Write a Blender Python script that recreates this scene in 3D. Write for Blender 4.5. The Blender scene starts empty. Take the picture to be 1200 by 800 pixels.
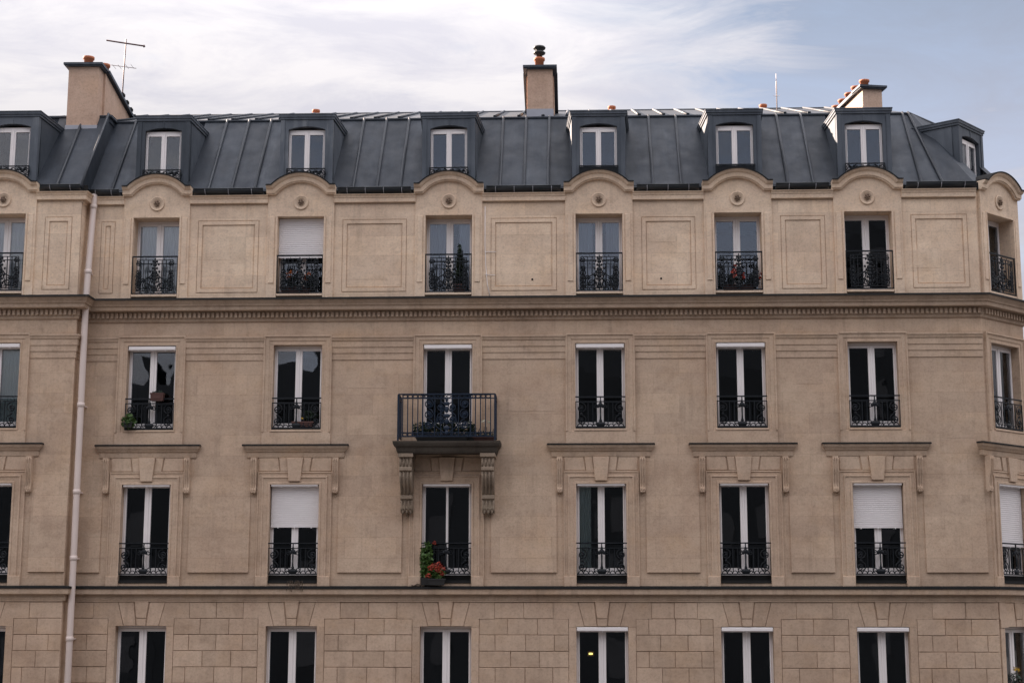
import bpy, math, random
from mathutils import Vector, Matrix
random.seed(7)
R = math.radians
SC = bpy.context.scene
COL = SC.collection

# ------------------------------------------------------------------ camera
F_PX, PITCH, YAW, ROLL, DIST = 1870.0, .173365831, .0409334672, .0011987, 36.5
cam_d = bpy.data.cameras.new('camera')
cam = bpy.data.objects.new('camera', cam_d)
COL.objects.link(cam)
cam_d.sensor_width = 36.0
cam_d.lens = F_PX / 1200 * 36.0
cam_d.clip_start, cam_d.clip_end = .1, 4000
fwd = Vector((-math.sin(YAW) * math.cos(PITCH), math.cos(YAW) * math.cos(PITCH), math.sin(PITCH)))
rgt = Vector((math.cos(YAW), math.sin(YAW), 0))
upv = rgt.cross(fwd)
r2, u2 = rgt * math.cos(ROLL) + upv * math.sin(ROLL), upv * math.cos(ROLL) - rgt * math.sin(ROLL)
cam.matrix_world = Matrix(((r2.x, u2.x, -fwd.x, 0), (r2.y, u2.y, -fwd.y, -DIST), (r2.z, u2.z, -fwd.z, 0), (0, 0, 0, 1)))
SC.camera = cam

# ------------------------------------------------------------------ sun, sky, exposure
SUN = Vector((-1.0, .75, .60)).normalized()          # towards the sun: left, behind the building, low
SUN_EL = math.asin(SUN.z)
SUN_AZ = math.atan2(SUN.x, SUN.y)
sl = bpy.data.lights.new('sun', 'SUN')
sl.energy, sl.angle, sl.color = 5.0, R(.55), (1.0, .80, .66)
sun = bpy.data.objects.new('sun', sl)
COL.objects.link(sun)
sun.rotation_euler = SUN.to_track_quat('Z', 'Y').to_euler()
sun.location = SUN * 60

W = bpy.data.worlds.new('World')
SC.world = W
W.use_nodes = True
nt = W.node_tree
nt.nodes.clear()


def N(t, kind, **kw):
    n = t.nodes.new(kind)
    for k, v in kw.items():
        if k in n.inputs.keys():
            n.inputs[k].default_value = v
        else:
            setattr(n, k, v)
    return n


def math_node(t, op, a, b=None, c=None):
    n = t.nodes.new('ShaderNodeMath')
    n.operation = op
    for i, v in enumerate((a, b, c)):
        if v is None:
            continue
        if isinstance(v, (int, float)):
            n.inputs[i].default_value = v
        else:
            t.links.new(v, n.inputs[i])
    return n.outputs[0]


def mixc(t, fac, a, b, blend='MIX'):
    n = t.nodes.new('ShaderNodeMix')
    n.data_type = 'RGBA'
    n.blend_type = blend
    n.clamp_factor = True
    for s, v in ((0, fac), (6, a), (7, b)):
        if isinstance(v, (int, float)):
            n.inputs[s].default_value = v
        elif isinstance(v, (tuple, list)):
            n.inputs[s].default_value = (v[0], v[1], v[2], 1)
        else:
            t.links.new(v, n.inputs[s])
    return n.outputs[2]


def ramp(t, fac, stops):
    n = t.nodes.new('ShaderNodeValToRGB')
    els = n.color_ramp.elements
    while len(els) < len(stops):
        els.new(.5)
    for e, (p, c) in zip(els, stops):
        e.position = p
        e.color = (c, c, c, 1) if isinstance(c, (int, float)) else (c[0], c[1], c[2], 1)
    t.links.new(fac, n.inputs[0])
    return n.outputs[0]


def noise(t, vec, scale, detail=4, rough=.55, dist=0.0):
    n = N(t, 'ShaderNodeTexNoise', Scale=scale, Detail=detail, Roughness=rough, Distortion=dist)
    if vec is not None:
        t.links.new(vec, n.inputs['Vector'])
    return n.outputs['Fac']


def mapping(t, vec, scale=(1, 1, 1), rot=(0, 0, 0), loc=(0, 0, 0)):
    n = t.nodes.new('ShaderNodeMapping')
    n.inputs['Scale'].default_value = scale
    n.inputs['Rotation'].default_value = rot
    n.inputs['Location'].default_value = loc
    t.links.new(vec, n.inputs['Vector'])
    return n.outputs[0]


sky = nt.nodes.new('ShaderNodeTexSky')
sky.sky_type = 'NISHITA'
sky.sun_disc = False
sky.sun_elevation = SUN_EL
sky.sun_rotation = SUN_AZ
sky.altitude = 60
sky.air_density, sky.dust_density, sky.ozone_density = 1.0, 1.6, 1.6
tc = nt.nodes.new('ShaderNodeTexCoord')
sep = nt.nodes.new('ShaderNodeSeparateXYZ')
nt.links.new(tc.outputs['Generated'], sep.inputs[0])
zz = math_node(nt, 'ADD', math_node(nt, 'MAXIMUM', sep.outputs[2], 0.0), .16)
cx = math_node(nt, 'DIVIDE', sep.outputs[0], zz)
cy = math_node(nt, 'DIVIDE', sep.outputs[1], zz)
cmb = nt.nodes.new('ShaderNodeCombineXYZ')
nt.links.new(cx, cmb.inputs[0])
nt.links.new(cy, cmb.inputs[1])
pl = cmb.outputs[0]
big = noise(nt, mapping(nt, pl, (.55, .8, 1), loc=(3.1, 1.4, 0)), 1.0, 5, .55, .3)
fine = noise(nt, mapping(nt, pl, (2.2, 3.6, 1), rot=(0, 0, R(24))), 1.9, 10, .66, .7)
# closed cloud with one ragged opening of blue, up and to the right of the roof
GAPD = Vector((math.sin(R(21)) * math.cos(R(26)), math.cos(R(21)) * math.cos(R(26)), math.sin(R(26))))
dp = nt.nodes.new('ShaderNodeVectorMath')
dp.operation = 'DOT_PRODUCT'
nt.links.new(tc.outputs['Generated'], dp.inputs[0])
dp.inputs[1].default_value = GAPD
gap = ramp(nt, dp.outputs['Value'], [(math.cos(R(21)), 0.0), (math.cos(R(7)), 1.0)])
cov = math_node(nt, 'ADD', math_node(nt, 'MULTIPLY', big, .55), math_node(nt, 'MULTIPLY', fine, .75))
dp2 = nt.nodes.new('ShaderNodeVectorMath')
dp2.operation = 'DOT_PRODUCT'
nt.links.new(tc.outputs['Generated'], dp2.inputs[0])
dp2.inputs[1].default_value = Vector((.1, -1, .30)).normalized()
gap2 = ramp(nt, dp2.outputs['Value'], [(math.cos(R(27)), 0.0), (math.cos(R(11)), 1.0)])
cov = math_node(nt, 'ADD', math_node(nt, 'ADD', cov, .32), math_node(nt, 'MULTIPLY', gap, -.66))
cov = math_node(nt, 'ADD', cov, math_node(nt, 'MULTIPLY', gap2, -.60))
cl = ramp(nt, cov, [(.50, 0.0), (.66, .55), (.90, 1.0)])
tone = noise(nt, mapping(nt, pl, (1.7, 2.9, 1), rot=(0, 0, R(-12)), loc=(5, 2, 0)), 2.2, 10, .64, .6)
ccol = mixc(nt, ramp(nt, tone, [(.38, 0.0), (.60, 1.0)]), (4.75, 4.65, 5.1), (5.9, 5.68, 5.8))
# an overcast sky brightens towards the zenith
lift = math_node(nt, 'ADD', .06, math_node(nt, 'MULTIPLY', math_node(nt, 'MAXIMUM', sep.outputs[2], 0.0), 1.50))
lc = nt.nodes.new('ShaderNodeCombineXYZ')
for k_ in range(3):
    nt.links.new(lift, lc.inputs[k_])
vm = nt.nodes.new('ShaderNodeVectorMath')
vm.operation = 'MULTIPLY'
nt.links.new(ccol, vm.inputs[0])
nt.links.new(lc.outputs[0], vm.inputs[1])
ccol = vm.outputs[0]
# thin high veil over the open blue
veil = mixc(nt, ramp(nt, fine, [(.25, .70), (.75, .88)]), sky.outputs[0], mixc(nt, ramp(nt, sep.outputs[2], [(.20, 1.0), (.36, 0.0)]), (1.2, 1.27, 1.52), (2.1, 1.98, 2.28)))
skyc = mixc(nt, cl, veil, ccol)
bg = nt.nodes.new('ShaderNodeBackground')
bg.inputs[1].default_value = .06
nt.links.new(skyc, bg.inputs[0])
wo = nt.nodes.new('ShaderNodeOutputWorld')
nt.links.new(bg.outputs[0], wo.inputs[0])

SC.view_settings.view_transform = 'Standard'
SC.view_settings.look = 'None'
SC.view_settings.exposure = 2.3
SC.view_settings.gamma = 1.0


# ------------------------------------------------------------------ materials
def new_mat(name):
    m = bpy.data.materials.new(name)
    m.use_nodes = True
    t = m.node_tree
    return m, t, t.nodes['Principled BSDF']


def simple(name, col, rough=.6, metal=0.0, var=.12, scale=6.0, bump=.0, spec=.5):
    m, t, b = new_mat(name)
    g = t.nodes.new('ShaderNodeNewGeometry')
    oi = t.nodes.new('ShaderNodeObjectInfo')
    n1 = noise(t, g.outputs['Position'], scale, 5, .6)
    f = math_node(t, 'ADD', math_node(t, 'MULTIPLY', n1, .8), math_node(t, 'MULTIPLY', oi.outputs['Random'], .2))
    lo = tuple(c * (1 - var) for c in col)
    hi = tuple(min(1, c * (1 + var)) for c in col)
    t.links.new(mixc(t, f, lo, hi), b.inputs['Base Color'])
    b.inputs['Roughness'].default_value = rough
    b.inputs['Metallic'].default_value = metal
    b.inputs['Specular IOR Level'].default_value = spec
    if bump:
        bn = t.nodes.new('ShaderNodeBump')
        bn.inputs['Strength'].default_value = bump
        bn.inputs['Distance'].default_value = .01
        t.links.new(noise(t, g.outputs['Position'], 60, 3), bn.inputs['Height'])
        t.links.new(bn.outputs[0], b.inputs['Normal'])
    return m


def stone(name, col, blocks=True, rand=0.0, dirt=.38):
    m, t, b = new_mat(name)
    g = t.nodes.new('ShaderNodeNewGeometry')
    p = g.outputs['Position']
    c = mixc(t, ramp(t, noise(t, p, .55, 5, .6, .4), [(.32, 0.0), (.68, 1.0)]),
             tuple(x * k for x, k in zip(col, (.90, .86, .84))), tuple(x * k for x, k in zip(col, (1.07, 1.08, 1.07))))
    # yellow and pink weathering in patches
    c = mixc(t, math_node(t, 'MULTIPLY', ramp(t, noise(t, mapping(t, p, (1, 1, 1.7), loc=(7, 0, 3)), .9, 4, .6), [(.5, 0.0), (.72, 1.0)]), .35),
             c, (col[0] * 1.04, col[1] * .93, col[2] * .76))
    if blocks:
        pr = mapping(t, p, (1, 1, 1), rot=(R(90), 0, 0))
        br = N(t, 'ShaderNodeTexBrick', Scale=1.0)
        br.offset = .5
        br.inputs['Color1'].default_value = (.88, .87, .87, 1)
        br.inputs['Color2'].default_value = (1.08, 1.07, 1.05, 1)
        br.inputs['Mortar'].default_value = (.80, .77, .74, 1)
        br.inputs['Mortar Size'].default_value = .006
        br.inputs['Mortar Smooth'].default_value = .4
        br.inputs['Brick Width'].default_value = 1.18
        br.inputs['Row Height'].default_value = .47
        t.links.new(pr, br.inputs['Vector'])
        c = mixc(t, .72, c, br.outputs['Color'], 'MULTIPLY')
    if rand:
        oi = t.nodes.new('ShaderNodeObjectInfo')
        c = mixc(t, 1.0, c, ramp(t, oi.outputs['Random'], [(0.0, (1 - rand, 1 - rand * 1.1, 1 - rand * 1.2)), (1.0, (1 + rand * .5, 1 + rand * .5, 1 + rand * .5))]), 'MULTIPLY')
    # soot: rain streaks and blotches
    st = noise(t, mapping(t, p, (5.5, 5.5, .55)), 1.0, 6, .65)
    bl = noise(t, mapping(t, p, (1, 1, 1.3), loc=(2, 5, 1)), 1.5, 8, .68, .6)
    d = math_node(t, 'MULTIPLY', ramp(t, math_node(t, 'ADD', math_node(t, 'MULTIPLY', st, .5), math_node(t, 'MULTIPLY', bl, .5)), [(.50, 0.0), (.66, 1.0)]), dirt)
    c = mixc(t, d, c, tuple(x * k for x, k in zip(col, (.60, .58, .57))))
    run = math_node(t, 'MULTIPLY', ramp(t, noise(t, mapping(t, p, (4.6, 4.6, .32), loc=(3, 9, 2)), 1.0, 7, .6, .15), [(.56, 0.0), (.66, 1.0)]),
                    ramp(t, noise(t, mapping(t, p, (1, 1, 1), loc=(1, 6, 8)), .8, 4, .6), [(.42, 0.0), (.6, 1.0)]))
    c = mixc(t, math_node(t, 'MULTIPLY', run, .36), c, tuple(x * k for x, k in zip(col, (.52, .50, .49))))
    sot = ramp(t, noise(t, mapping(t, p, (1, 1, 1.9), loc=(4, 2, 9)), 1.35, 12, .78, .25), [(.555, 0.0), (.60, .5), (.70, 1.0)])
    c = mixc(t, math_node(t, 'MULTIPLY', sot, .30), c, tuple(x * k for x, k in zip(col, (.58, .55, .53))))
    wash = ramp(t, noise(t, mapping(t, p, (1, 1, 2.2), loc=(8, 1, 5)), 1.1, 10, .7, .2), [(.55, 0.0), (.68, 1.0)])
    c = mixc(t, math_node(t, 'MULTIPLY', wash, .30), c, tuple(min(.9, x * k) for x, k in zip(col, (1.18, 1.2, 1.22))))
    sp = ramp(t, noise(t, p, 21, 5, .78), [(.33, .74), (.5, 1.0), (.75, 1.10)])
    c = mixc(t, .75, c, sp, 'MULTIPLY')
    w2 = ramp(t, noise(t, mapping(t, p, (1, 1, 1.5), loc=(11, 3, 4)), 2.6, 9, .74, .2), [(.34, (.84, .82, .80)), (.52, (1, 1, 1)), (.72, (1.08, 1.08, 1.07))])
    c = mixc(t, .7, c, w2, 'MULTIPLY')
    t.links.new(c, b.inputs['Base Color'])
    b.inputs['Roughness'].default_value = .88
    b.inputs['Specular IOR Level'].default_value = .25
    bn = t.nodes.new('ShaderNodeBump')
    bn.inputs['Strength'].default_value = .35
    bn.inputs['Distance'].default_value = .012
    t.links.new(noise(t, p, 34, 6, .7), bn.inputs['Height'])
    t.links.new(bn.outputs[0], b.inputs['Normal'])
    return m


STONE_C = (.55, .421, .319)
UPPER_LIT_C = (.745, .594, .458)  # wall stone lightened: the stronger daylight on the top storey is painted in
M = {}
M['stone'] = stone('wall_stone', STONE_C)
M['upper'] = stone('upper_stone_lit', UPPER_LIT_C)
M['upper_trim'] = stone('upper_trim_stone_lit', UPPER_LIT_C, blocks=False, dirt=.35)
M['trim'] = stone('trim_stone', tuple(c * 1.0 for c in STONE_C), blocks=False, dirt=.4)
M['patch'] = stone('patch_stone', tuple(c * .97 for c in STONE_C), blocks=False, rand=.05, dirt=.3)
M['upatch'] = stone('upper_patch_stone_lit', tuple(c * .96 for c in UPPER_LIT_C), blocks=False, rand=.07, dirt=.2)
M['soot'] = stone('sooty_shaded_trim_stone', tuple(c * .84 for c in STONE_C), blocks=False, dirt=.6)  # sooty trim, its colour darkened further for the shade around the cornices
M['block'] = stone('block_stone', tuple(c * k for c, k in zip(STONE_C, (.98, .97, .97))), blocks=False, rand=.11, dirt=.45)
M['joint'] = stone('joint_stone', (.16, .115, .085), blocks=False)
M['plaster'] = stone('chimney_plaster', (.58, .42, .325), blocks=False, dirt=.35)
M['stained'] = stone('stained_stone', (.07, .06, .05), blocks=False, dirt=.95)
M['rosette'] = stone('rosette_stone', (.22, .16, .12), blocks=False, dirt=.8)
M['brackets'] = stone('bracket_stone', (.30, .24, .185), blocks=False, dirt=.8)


def zinc(name='zinc', k=1.0, blue=1.0):
    m, t, b = new_mat(name)
    g = t.nodes.new('ShaderNodeNewGeometry')
    oi = t.nodes.new('ShaderNodeObjectInfo')
    p = g.outputs['Position']
    n1 = noise(t, mapping(t, p, (1.2, 1.2, .5)), 1.3, 7, .62, .3)
    n2 = noise(t, mapping(t, p, (9, 2, .8)), 1.0, 6, .6)
    f = math_node(t, 'ADD', math_node(t, 'ADD', math_node(t, 'MULTIPLY', n1, .55), math_node(t, 'MULTIPLY', n2, .3)), math_node(t, 'MULTIPLY', oi.outputs['Random'], .24))
    t.links.new(ramp(t, f, [(p_, (c_[0] * k, c_[1] * k * (.5 + .5 * blue), c_[2] * k * blue)) for p_, c_ in ((.28, (.012, .0165, .0225)), (.50, (.021, .028, .039)), (.68, (.036, .046, .061)), (.86, (.09, .104, .122)))]), b.inputs['Base Color'])
    b.inputs['Metallic'].default_value = .12
    t.links.new(ramp(t, noise(t, p, 3.0, 5), [(.3, .48), (.7, .66)]), b.inputs['Roughness'])
    b.inputs['Specular IOR Level'].default_value = .35
    bn = t.nodes.new('ShaderNodeBump')
    bn.inputs['Strength'].default_value = .25
    bn.inputs['Distance'].default_value = .03
    t.links.new(noise(t, mapping(t, p, (1, 1, .7)), 2.6, 3), bn.inputs['Height'])
    t.links.new(bn.outputs[0], b.inputs['Normal'])
    return m


M['zinc'] = zinc()
M['dormer_zinc_lit'] = zinc('dormer_zinc_lit', 2.9, .82)  # roof zinc lightened: skylight on the upright dormer faces put into the colour
M['zinc_seam'] = simple('zinc_seam', (.036, .043, .054), .55, .1, .6, 2.5)
M['zinc_light'] = simple('new_zinc', (.36, .37, .41), .5, .2, .15, 5)
M['lead'] = simple('lead', (.022, .022, .022), .85, .0, .5, 4, spec=.15)
M['gutter'] = simple('gutter_paint', (.016, .021, .026), .4, .0, .25, 5)
M['iron'] = simple('black_iron', (.007, .010, .014), .5, .0, .3, 9, spec=.3)
M['iron_blue'] = simple('blue_iron', (.010, .020, .040), .5, .0, .25, 9, spec=.3)
M['white'] = simple('white_frame', (.86, .82, .81), .45, 0, .06, 3)
M['shutter'] = simple('shutter_pvc', (.80, .77, .77), .5, 0, .05, 3)
M['pipe'] = simple('pipe_paint', (.70, .595, .545), .55, 0, .14, 2.2)
M['terracotta'] = simple('terracotta', (.42, .135, .06), .8, 0, .25, 8, .3)
M['dark'] = simple('cowl_metal', (.02, .02, .02), .5)
M['rust'] = simple('rusty_aluminium', (.14, .085, .085), .55, .3, .3, 9)
M['curtain'] = simple('net_curtain', (.95, .94, .93), .9, 0, .05, 8)
M['curtain_green'] = simple('green_curtain', (.52, .60, .56), .9, 0, .1, 8)
M['curtain_grey'] = simple('grey_curtain', (.5, .5, .53), .9, 0, .08, 8)
M['leaf'] = simple('leaf', (.055, .115, .022), .55, 0, .5, 18)
M['leaf_dark'] = simple('dark_leaf', (.016, .032, .018), .6, 0, .5, 18)
M['leaf_dry'] = simple('dry_twig', (.07, .05, .035), .9, 0, .4, 18)
M['red'] = simple('red_petal', (.34, .04, .022), .6, 0, .3, 20)
M['orange'] = simple('orange_petal', (.55, .15, .03), .6, 0, .3, 20)
M['yellow'] = simple('yellow_petal', (.65, .42, .06), .6, 0, .3, 20)
M['white_petal'] = simple('white_petal', (.7, .68, .55), .6, 0, .2, 20)
M['brown_box'] = simple('brown_planter', (.085, .035, .028), .6, 0, .2, 12)
M['navy'] = simple('navy_cloth', (.02, .03, .06), .8)
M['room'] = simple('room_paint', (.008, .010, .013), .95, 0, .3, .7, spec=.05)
M['brick'] = simple('dark_brick', (.008, .010, .013), .9, 0, .3, .5, spec=0)
M['slate'] = simple('slate', (.016, .019, .024), .7, 0, .2, .8, spec=0)
M['asphalt'] = simple('asphalt', (.05, .05, .052), .9, 0, .25, .6)


def glass():
    m, t, b = new_mat('window_glass')
    t.nodes.remove(b)
    out = [n for n in t.nodes if n.type == 'OUTPUT_MATERIAL'][0]
    fr = N(t, 'ShaderNodeFresnel', IOR=1.8)      # two panes of double glazing
    tr = t.nodes.new('ShaderNodeBsdfTransparent')
    tr.inputs[0].default_value = (.95, .97, .98, 1)
    gl = N(t, 'ShaderNodeBsdfGlossy', Roughness=.012)
    gl.inputs[0].default_value = (.95, .97, 1, 1)
    g = t.nodes.new('ShaderNodeNewGeometry')
    bn = t.nodes.new('ShaderNodeBump')
    bn.inputs['Strength'].default_value = .12
    bn.inputs['Distance'].default_value = .02
    t.links.new(noise(t, g.outputs['Position'], 1.6, 1), bn.inputs['Height'])
    t.links.new(bn.outputs[0], gl.inputs['Normal'])
    mx = t.nodes.new('ShaderNodeMixShader')
    t.links.new(fr.outputs[0], mx.inputs[0])
    t.links.new(tr.outputs[0], mx.inputs[1])
    t.links.new(gl.outputs[0], mx.inputs[2])
    t.links.new(mx.outputs[0], out.inputs[0])
    return m


M['glass'] = glass()
ml, tl, bl_ = new_mat('lamp_glow')
bl_.inputs['Emission Color'].default_value = (1, .82, .22, 1)
bl_.inputs['Emission Strength'].default_value = .5
M['glow'] = ml


# ------------------------------------------------------------------ mesh builder
class MB:
    def __init__(self):
        self.v, self.f, self.s = [], [], []

    def face(self, pts, smooth=False):
        i = len(self.v)
        self.v += [tuple(p) for p in pts]
        self.f.append(tuple(range(i, i + len(pts))))
        self.s.append(smooth)

    def grid(self, rows, closed=False, smooth=False, caps=False):
        """rows of equal length joined by quads; closed joins each row's ends"""
        i0, n = len(self.v), len(rows[0])
        for r in rows:
            self.v += [tuple(p) for p in r]
        for a in range(len(rows) - 1):
            for b in range(n if closed else n - 1):
                c = (b + 1) % n
                self.f.append((i0 + a * n + b, i0 + a * n + c, i0 + (a + 1) * n + c, i0 + (a + 1) * n + b))
                self.s.append(smooth)
        if caps:
            self.f.append(tuple(i0 + k for k in range(n)))
            self.f.append(tuple(i0 + (len(rows) - 1) * n + k for k in reversed(range(n))))
            self.s += [False, False]

    def box(self, x0, x1, y0, y1, z0, z1, ch=0.0):
        if ch:                                   # front edges (towards -y) chamfered
            rows = [[(x0, y1, z0), (x1, y1, z0), (x1, y1, z1), (x0, y1, z1)],
                    [(x0, y0 + ch, z0), (x1, y0 + ch, z0), (x1, y0 + ch, z1), (x0, y0 + ch, z1)],
                    [(x0 + ch, y0, z0 + ch), (x1 - ch, y0, z0 + ch), (x1 - ch, y0, z1 - ch), (x0 + ch, y0, z1 - ch)]]
            self.grid(rows, True, False, True)
        else:
            self.grid([[(x0, y0, z0), (x1, y0, z0), (x1, y0, z1), (x0, y0, z1)],
                       [(x0, y1, z0), (x1, y1, z0), (x1, y1, z1), (x0, y1, z1)]], True, False, True)

    def prism_y(self, xz, y0, y1, ch=0.0):       # outline in x-z, extruded from y1 (back) to y0 (front)
        rows = [[(x, y1, z) for x, z in xz]]
        if ch:
            mx = sum(x for x, z in xz) / len(xz)
            mz = sum(z for x, z in xz) / len(xz)
            rows.append([(x, y0 + ch, z) for x, z in xz])
            rows.append([(x + math.copysign(min(ch, abs(mx - x)), mx - x), y0, z + math.copysign(min(ch, abs(mz - z)), mz - z)) for x, z in xz])
        else:
            rows.append([(x, y0, z) for x, z in xz])
        self.grid(rows, True, False, True)

    def prism_x(self, yz, x0, x1):
        self.grid([[(x0, y, z) for y, z in yz], [(x1, y, z) for y, z in yz]], True, False, True)

    def sweep(self, path, profile, U, smooth=False, closed=False):
        U = Vector(U)
        P = [Vector(p) for p in path]
        n = len(P)
        rows = []
        for i in range(n):
            ds = []
            if i > 0 or closed:
                ds.append((P[i] - P[i - 1]).normalized())
            if i < n - 1 or closed:
                ds.append((P[(i + 1) % n] - P[i]).normalized())
            ss = [d.cross(U) for d in ds]
            S = ss[0] if len(ss) == 1 else (ss[0] + ss[1]) / (1 + ss[0].dot(ss[1]))
            rows.append([P[i] + S * o + U * p for o, p in profile])
        if closed:
            rows.append(rows[0])
        self.grid(rows, True, smooth, not closed)

    def tube(self, path, r, n=5, closed=False):
        P = [Vector(p) for p in path]
        rows = []
        for i, p in enumerate(P):
            a = P[i - 1] if (i > 0 or closed) else p
            b = P[(i + 1) % len(P)] if (i < len(P) - 1 or closed) else p
            d = (b - a).normalized()
            ref = Vector((0, 1, 0)) if abs(d.y) < .9 else Vector((0, 0, 1))
            e1 = d.cross(ref).normalized()
            e2 = d.cross(e1)
            rr = r[i] if isinstance(r, (list, tuple)) else r
            rows.append([p + (e1 * math.cos(2 * math.pi * k / n) + e2 * math.sin(2 * math.pi * k / n)) * rr for k in range(n)])
        if closed:
            rows.append(rows[0])
        self.grid(rows, True, n > 4, not closed)

    def lathe(self, prof, c=(0, 0, 0), n=14, axis='z', smooth=True):
        rows = []
        for r, h in prof:
            row = []
            for k in range(n):
                a = 2 * math.pi * k / n
                if axis == 'z':
                    row.append((c[0] + r * math.cos(a), c[1] + r * math.sin(a), c[2] + h))
                else:                            # axis -y
                    row.append((c[0] + r * math.cos(a), c[1] - h, c[2] + r * math.sin(a)))
            rows.append(row)
        self.grid(rows, True, smooth, True)

    def ball(self, c, rx, ry, rz, n=8):
        prof = [(math.sin(math.pi * k / 5), -math.cos(math.pi * k / 5)) for k in range(6)]
        self.grid([[(c[0] + rx * max(r, .02) * math.cos(2 * math.pi * j / n), c[1] + ry * max(r, .02) * math.sin(2 * math.pi * j / n), c[2] + rz * h) for j in range(n)] for r, h in prof], True, True, True)

    def mesh(self, name, mat):
        me = bpy.data.meshes.new(name)
        me.from_pydata(self.v, [], self.f)
        me.polygons.foreach_set('use_smooth', self.s)
        import bmesh
        bm = bmesh.new()
        bm.from_mesh(me)
        bmesh.ops.remove_doubles(bm, verts=bm.verts, dist=1e-5)
        bmesh.ops.recalc_face_normals(bm, faces=bm.faces)
        bm.to_mesh(me)
        bm.free()
        me.materials.append(M[mat] if isinstance(mat, str) else mat)
        return me


BASE_Z = -9.6
FRAMES = {'main': (Vector((0, 0, 0)), 0.0), 'wing': (Vector((0, -.5, 0)), 0.0), 'corner': (Vector((9.31, 0, 0)), R(43))}


def at(frame, x, y=0.0, z=0.0):
    o, a = FRAMES[frame]
    return o + Vector((x * math.cos(a) - y * math.sin(a), x * math.sin(a) + y * math.cos(a), z)), a


def link(name, data, parent=None, loc=(0, 0, 0), rot=0.0, label=None):
    o = bpy.data.objects.new(name, data)
    COL.objects.link(o)
    o.parent = parent
    o.location = loc
    o.rotation_euler = (0, 0, rot) if isinstance(rot, (int, float)) else rot
    if label:
        o['label'] = label
    return o


def thing(o, label, cat, group=None):
    o['label'], o['category'] = label, cat
    if group:
        o['group'] = group
    return o


BLD = bpy.data.objects.new('apartment_building', None)
COL.objects.link(BLD)
BLD.location = (0, 0, BASE_Z)
thing(BLD, 'pale stone apartment building with grey zinc mansard roof, dormers and iron window railings', 'building')


def part(name, me, frame='main', x=0.0, y=0.0, z=0.0, label=None):
    l, a = at(frame, x, y, z)
    return link(name, me, BLD, l - Vector((0, 0, BASE_Z)), a, label)


def top(name, me, frame, x, y, z, label, cat, group=None):
    l, a = at(frame, x, y, z)
    return thing(link(name, me, None, l, a), label, cat, group)


# ------------------------------------------------------------------ setting
g = MB()
g.face([(-600, -600, 0), (600, -600, 0), (600, 600, 0), (-600, 600, 0)])
gr = link('street', g.mesh('street', 'asphalt'), None, (0, 0, BASE_Z))
gr['kind'] = 'structure'

# ------------------------------------------------------------------ walls
CX = {2: -9.93, 3: -6.49, 4: -2.985, 5: .545, 6: 3.785, 7: 6.80}
C1, C8 = -13.45, .87
BAYS = [('wing', C1, 1)] + [('main', CX[c], c) for c in range(2, 8)] + [('corner', C8, 8)]
ROWS = {1: (7.50, 9.41, .545), 2: (4.36, 6.345, .575), 3: (.85, 3.155, .572), 4: (-2.5, -.115, .585)}
XL, XW, XC, LC = -17.5, -11.6, 9.31, 1.74
ZT = 10.02


def wall(x0, x1, z0, z1, holes, depth=.40):
    m = MB()
    xs = sorted(set([x0, x1] + [h[0] for h in holes] + [h[1] for h in holes]))
    zs = sorted(set([z0, z1] + [h[2] for h in holes] + [h[3] for h in holes]))
    for a, b in zip(xs, xs[1:]):
        for c, d in zip(zs, zs[1:]):
            mx, mz = (a + b) / 2, (c + d) / 2
            if not any(h[0] < mx < h[1] and h[2] < mz < h[3] for h in holes):
                m.face([(a, 0, c), (b, 0, c), (b, 0, d), (a, 0, d)])
    for a, b, c, d in holes:
        m.face([(a, 0, c), (a, depth, c), (a, depth, d), (a, 0, d)])
        m.face([(b, 0, c), (b, depth, c), (b, depth, d), (b, 0, d)])
        m.face([(a, 0, c), (b, 0, c), (b, depth, c), (a, depth, c)])
        m.face([(a, 0, d), (b, 0, d), (b, depth, d), (a, depth, d)])
    return m


def holes(cs):
    out = []
    for c in cs:
        for z0, z1, hw in ROWS.values():
            out.append((c - hw, c + hw, z0, z1))
    return out


ZS = 7.30                                        # the string cornice hides the joint of the plain and the lightened stone


def two_walls(frame, x0, x1, cs, side=False):
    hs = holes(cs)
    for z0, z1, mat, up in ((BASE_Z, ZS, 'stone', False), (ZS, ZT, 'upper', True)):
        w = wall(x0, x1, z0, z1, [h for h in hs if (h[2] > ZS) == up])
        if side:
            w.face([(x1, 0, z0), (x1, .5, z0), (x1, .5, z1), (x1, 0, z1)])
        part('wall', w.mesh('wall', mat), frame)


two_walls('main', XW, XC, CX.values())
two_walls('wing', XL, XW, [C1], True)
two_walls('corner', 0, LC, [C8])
# return wall along the side street, back wall and far flank
e, _ = at('corner', LC)
SIDE = Vector((math.cos(R(86)), math.sin(R(86)), 0))
sb = e + SIDE * 12.5
m = MB()
m.face([(e.x, e.y, BASE_Z), (sb.x, sb.y, BASE_Z), (sb.x, sb.y, ZT), (e.x, e.y, ZT)])
m.face([(sb.x, sb.y, BASE_Z), (XL, sb.y, BASE_Z), (XL, sb.y, ZT), (sb.x, sb.y, ZT)])
m.face([(XL, sb.y, BASE_Z), (XL, -.5, BASE_Z), (XL, -.5, ZT), (XL, sb.y, ZT)])
part('wall', m.mesh('side_wall', 'stone'))

# dark rooms behind the windows
m = MB()


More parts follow.
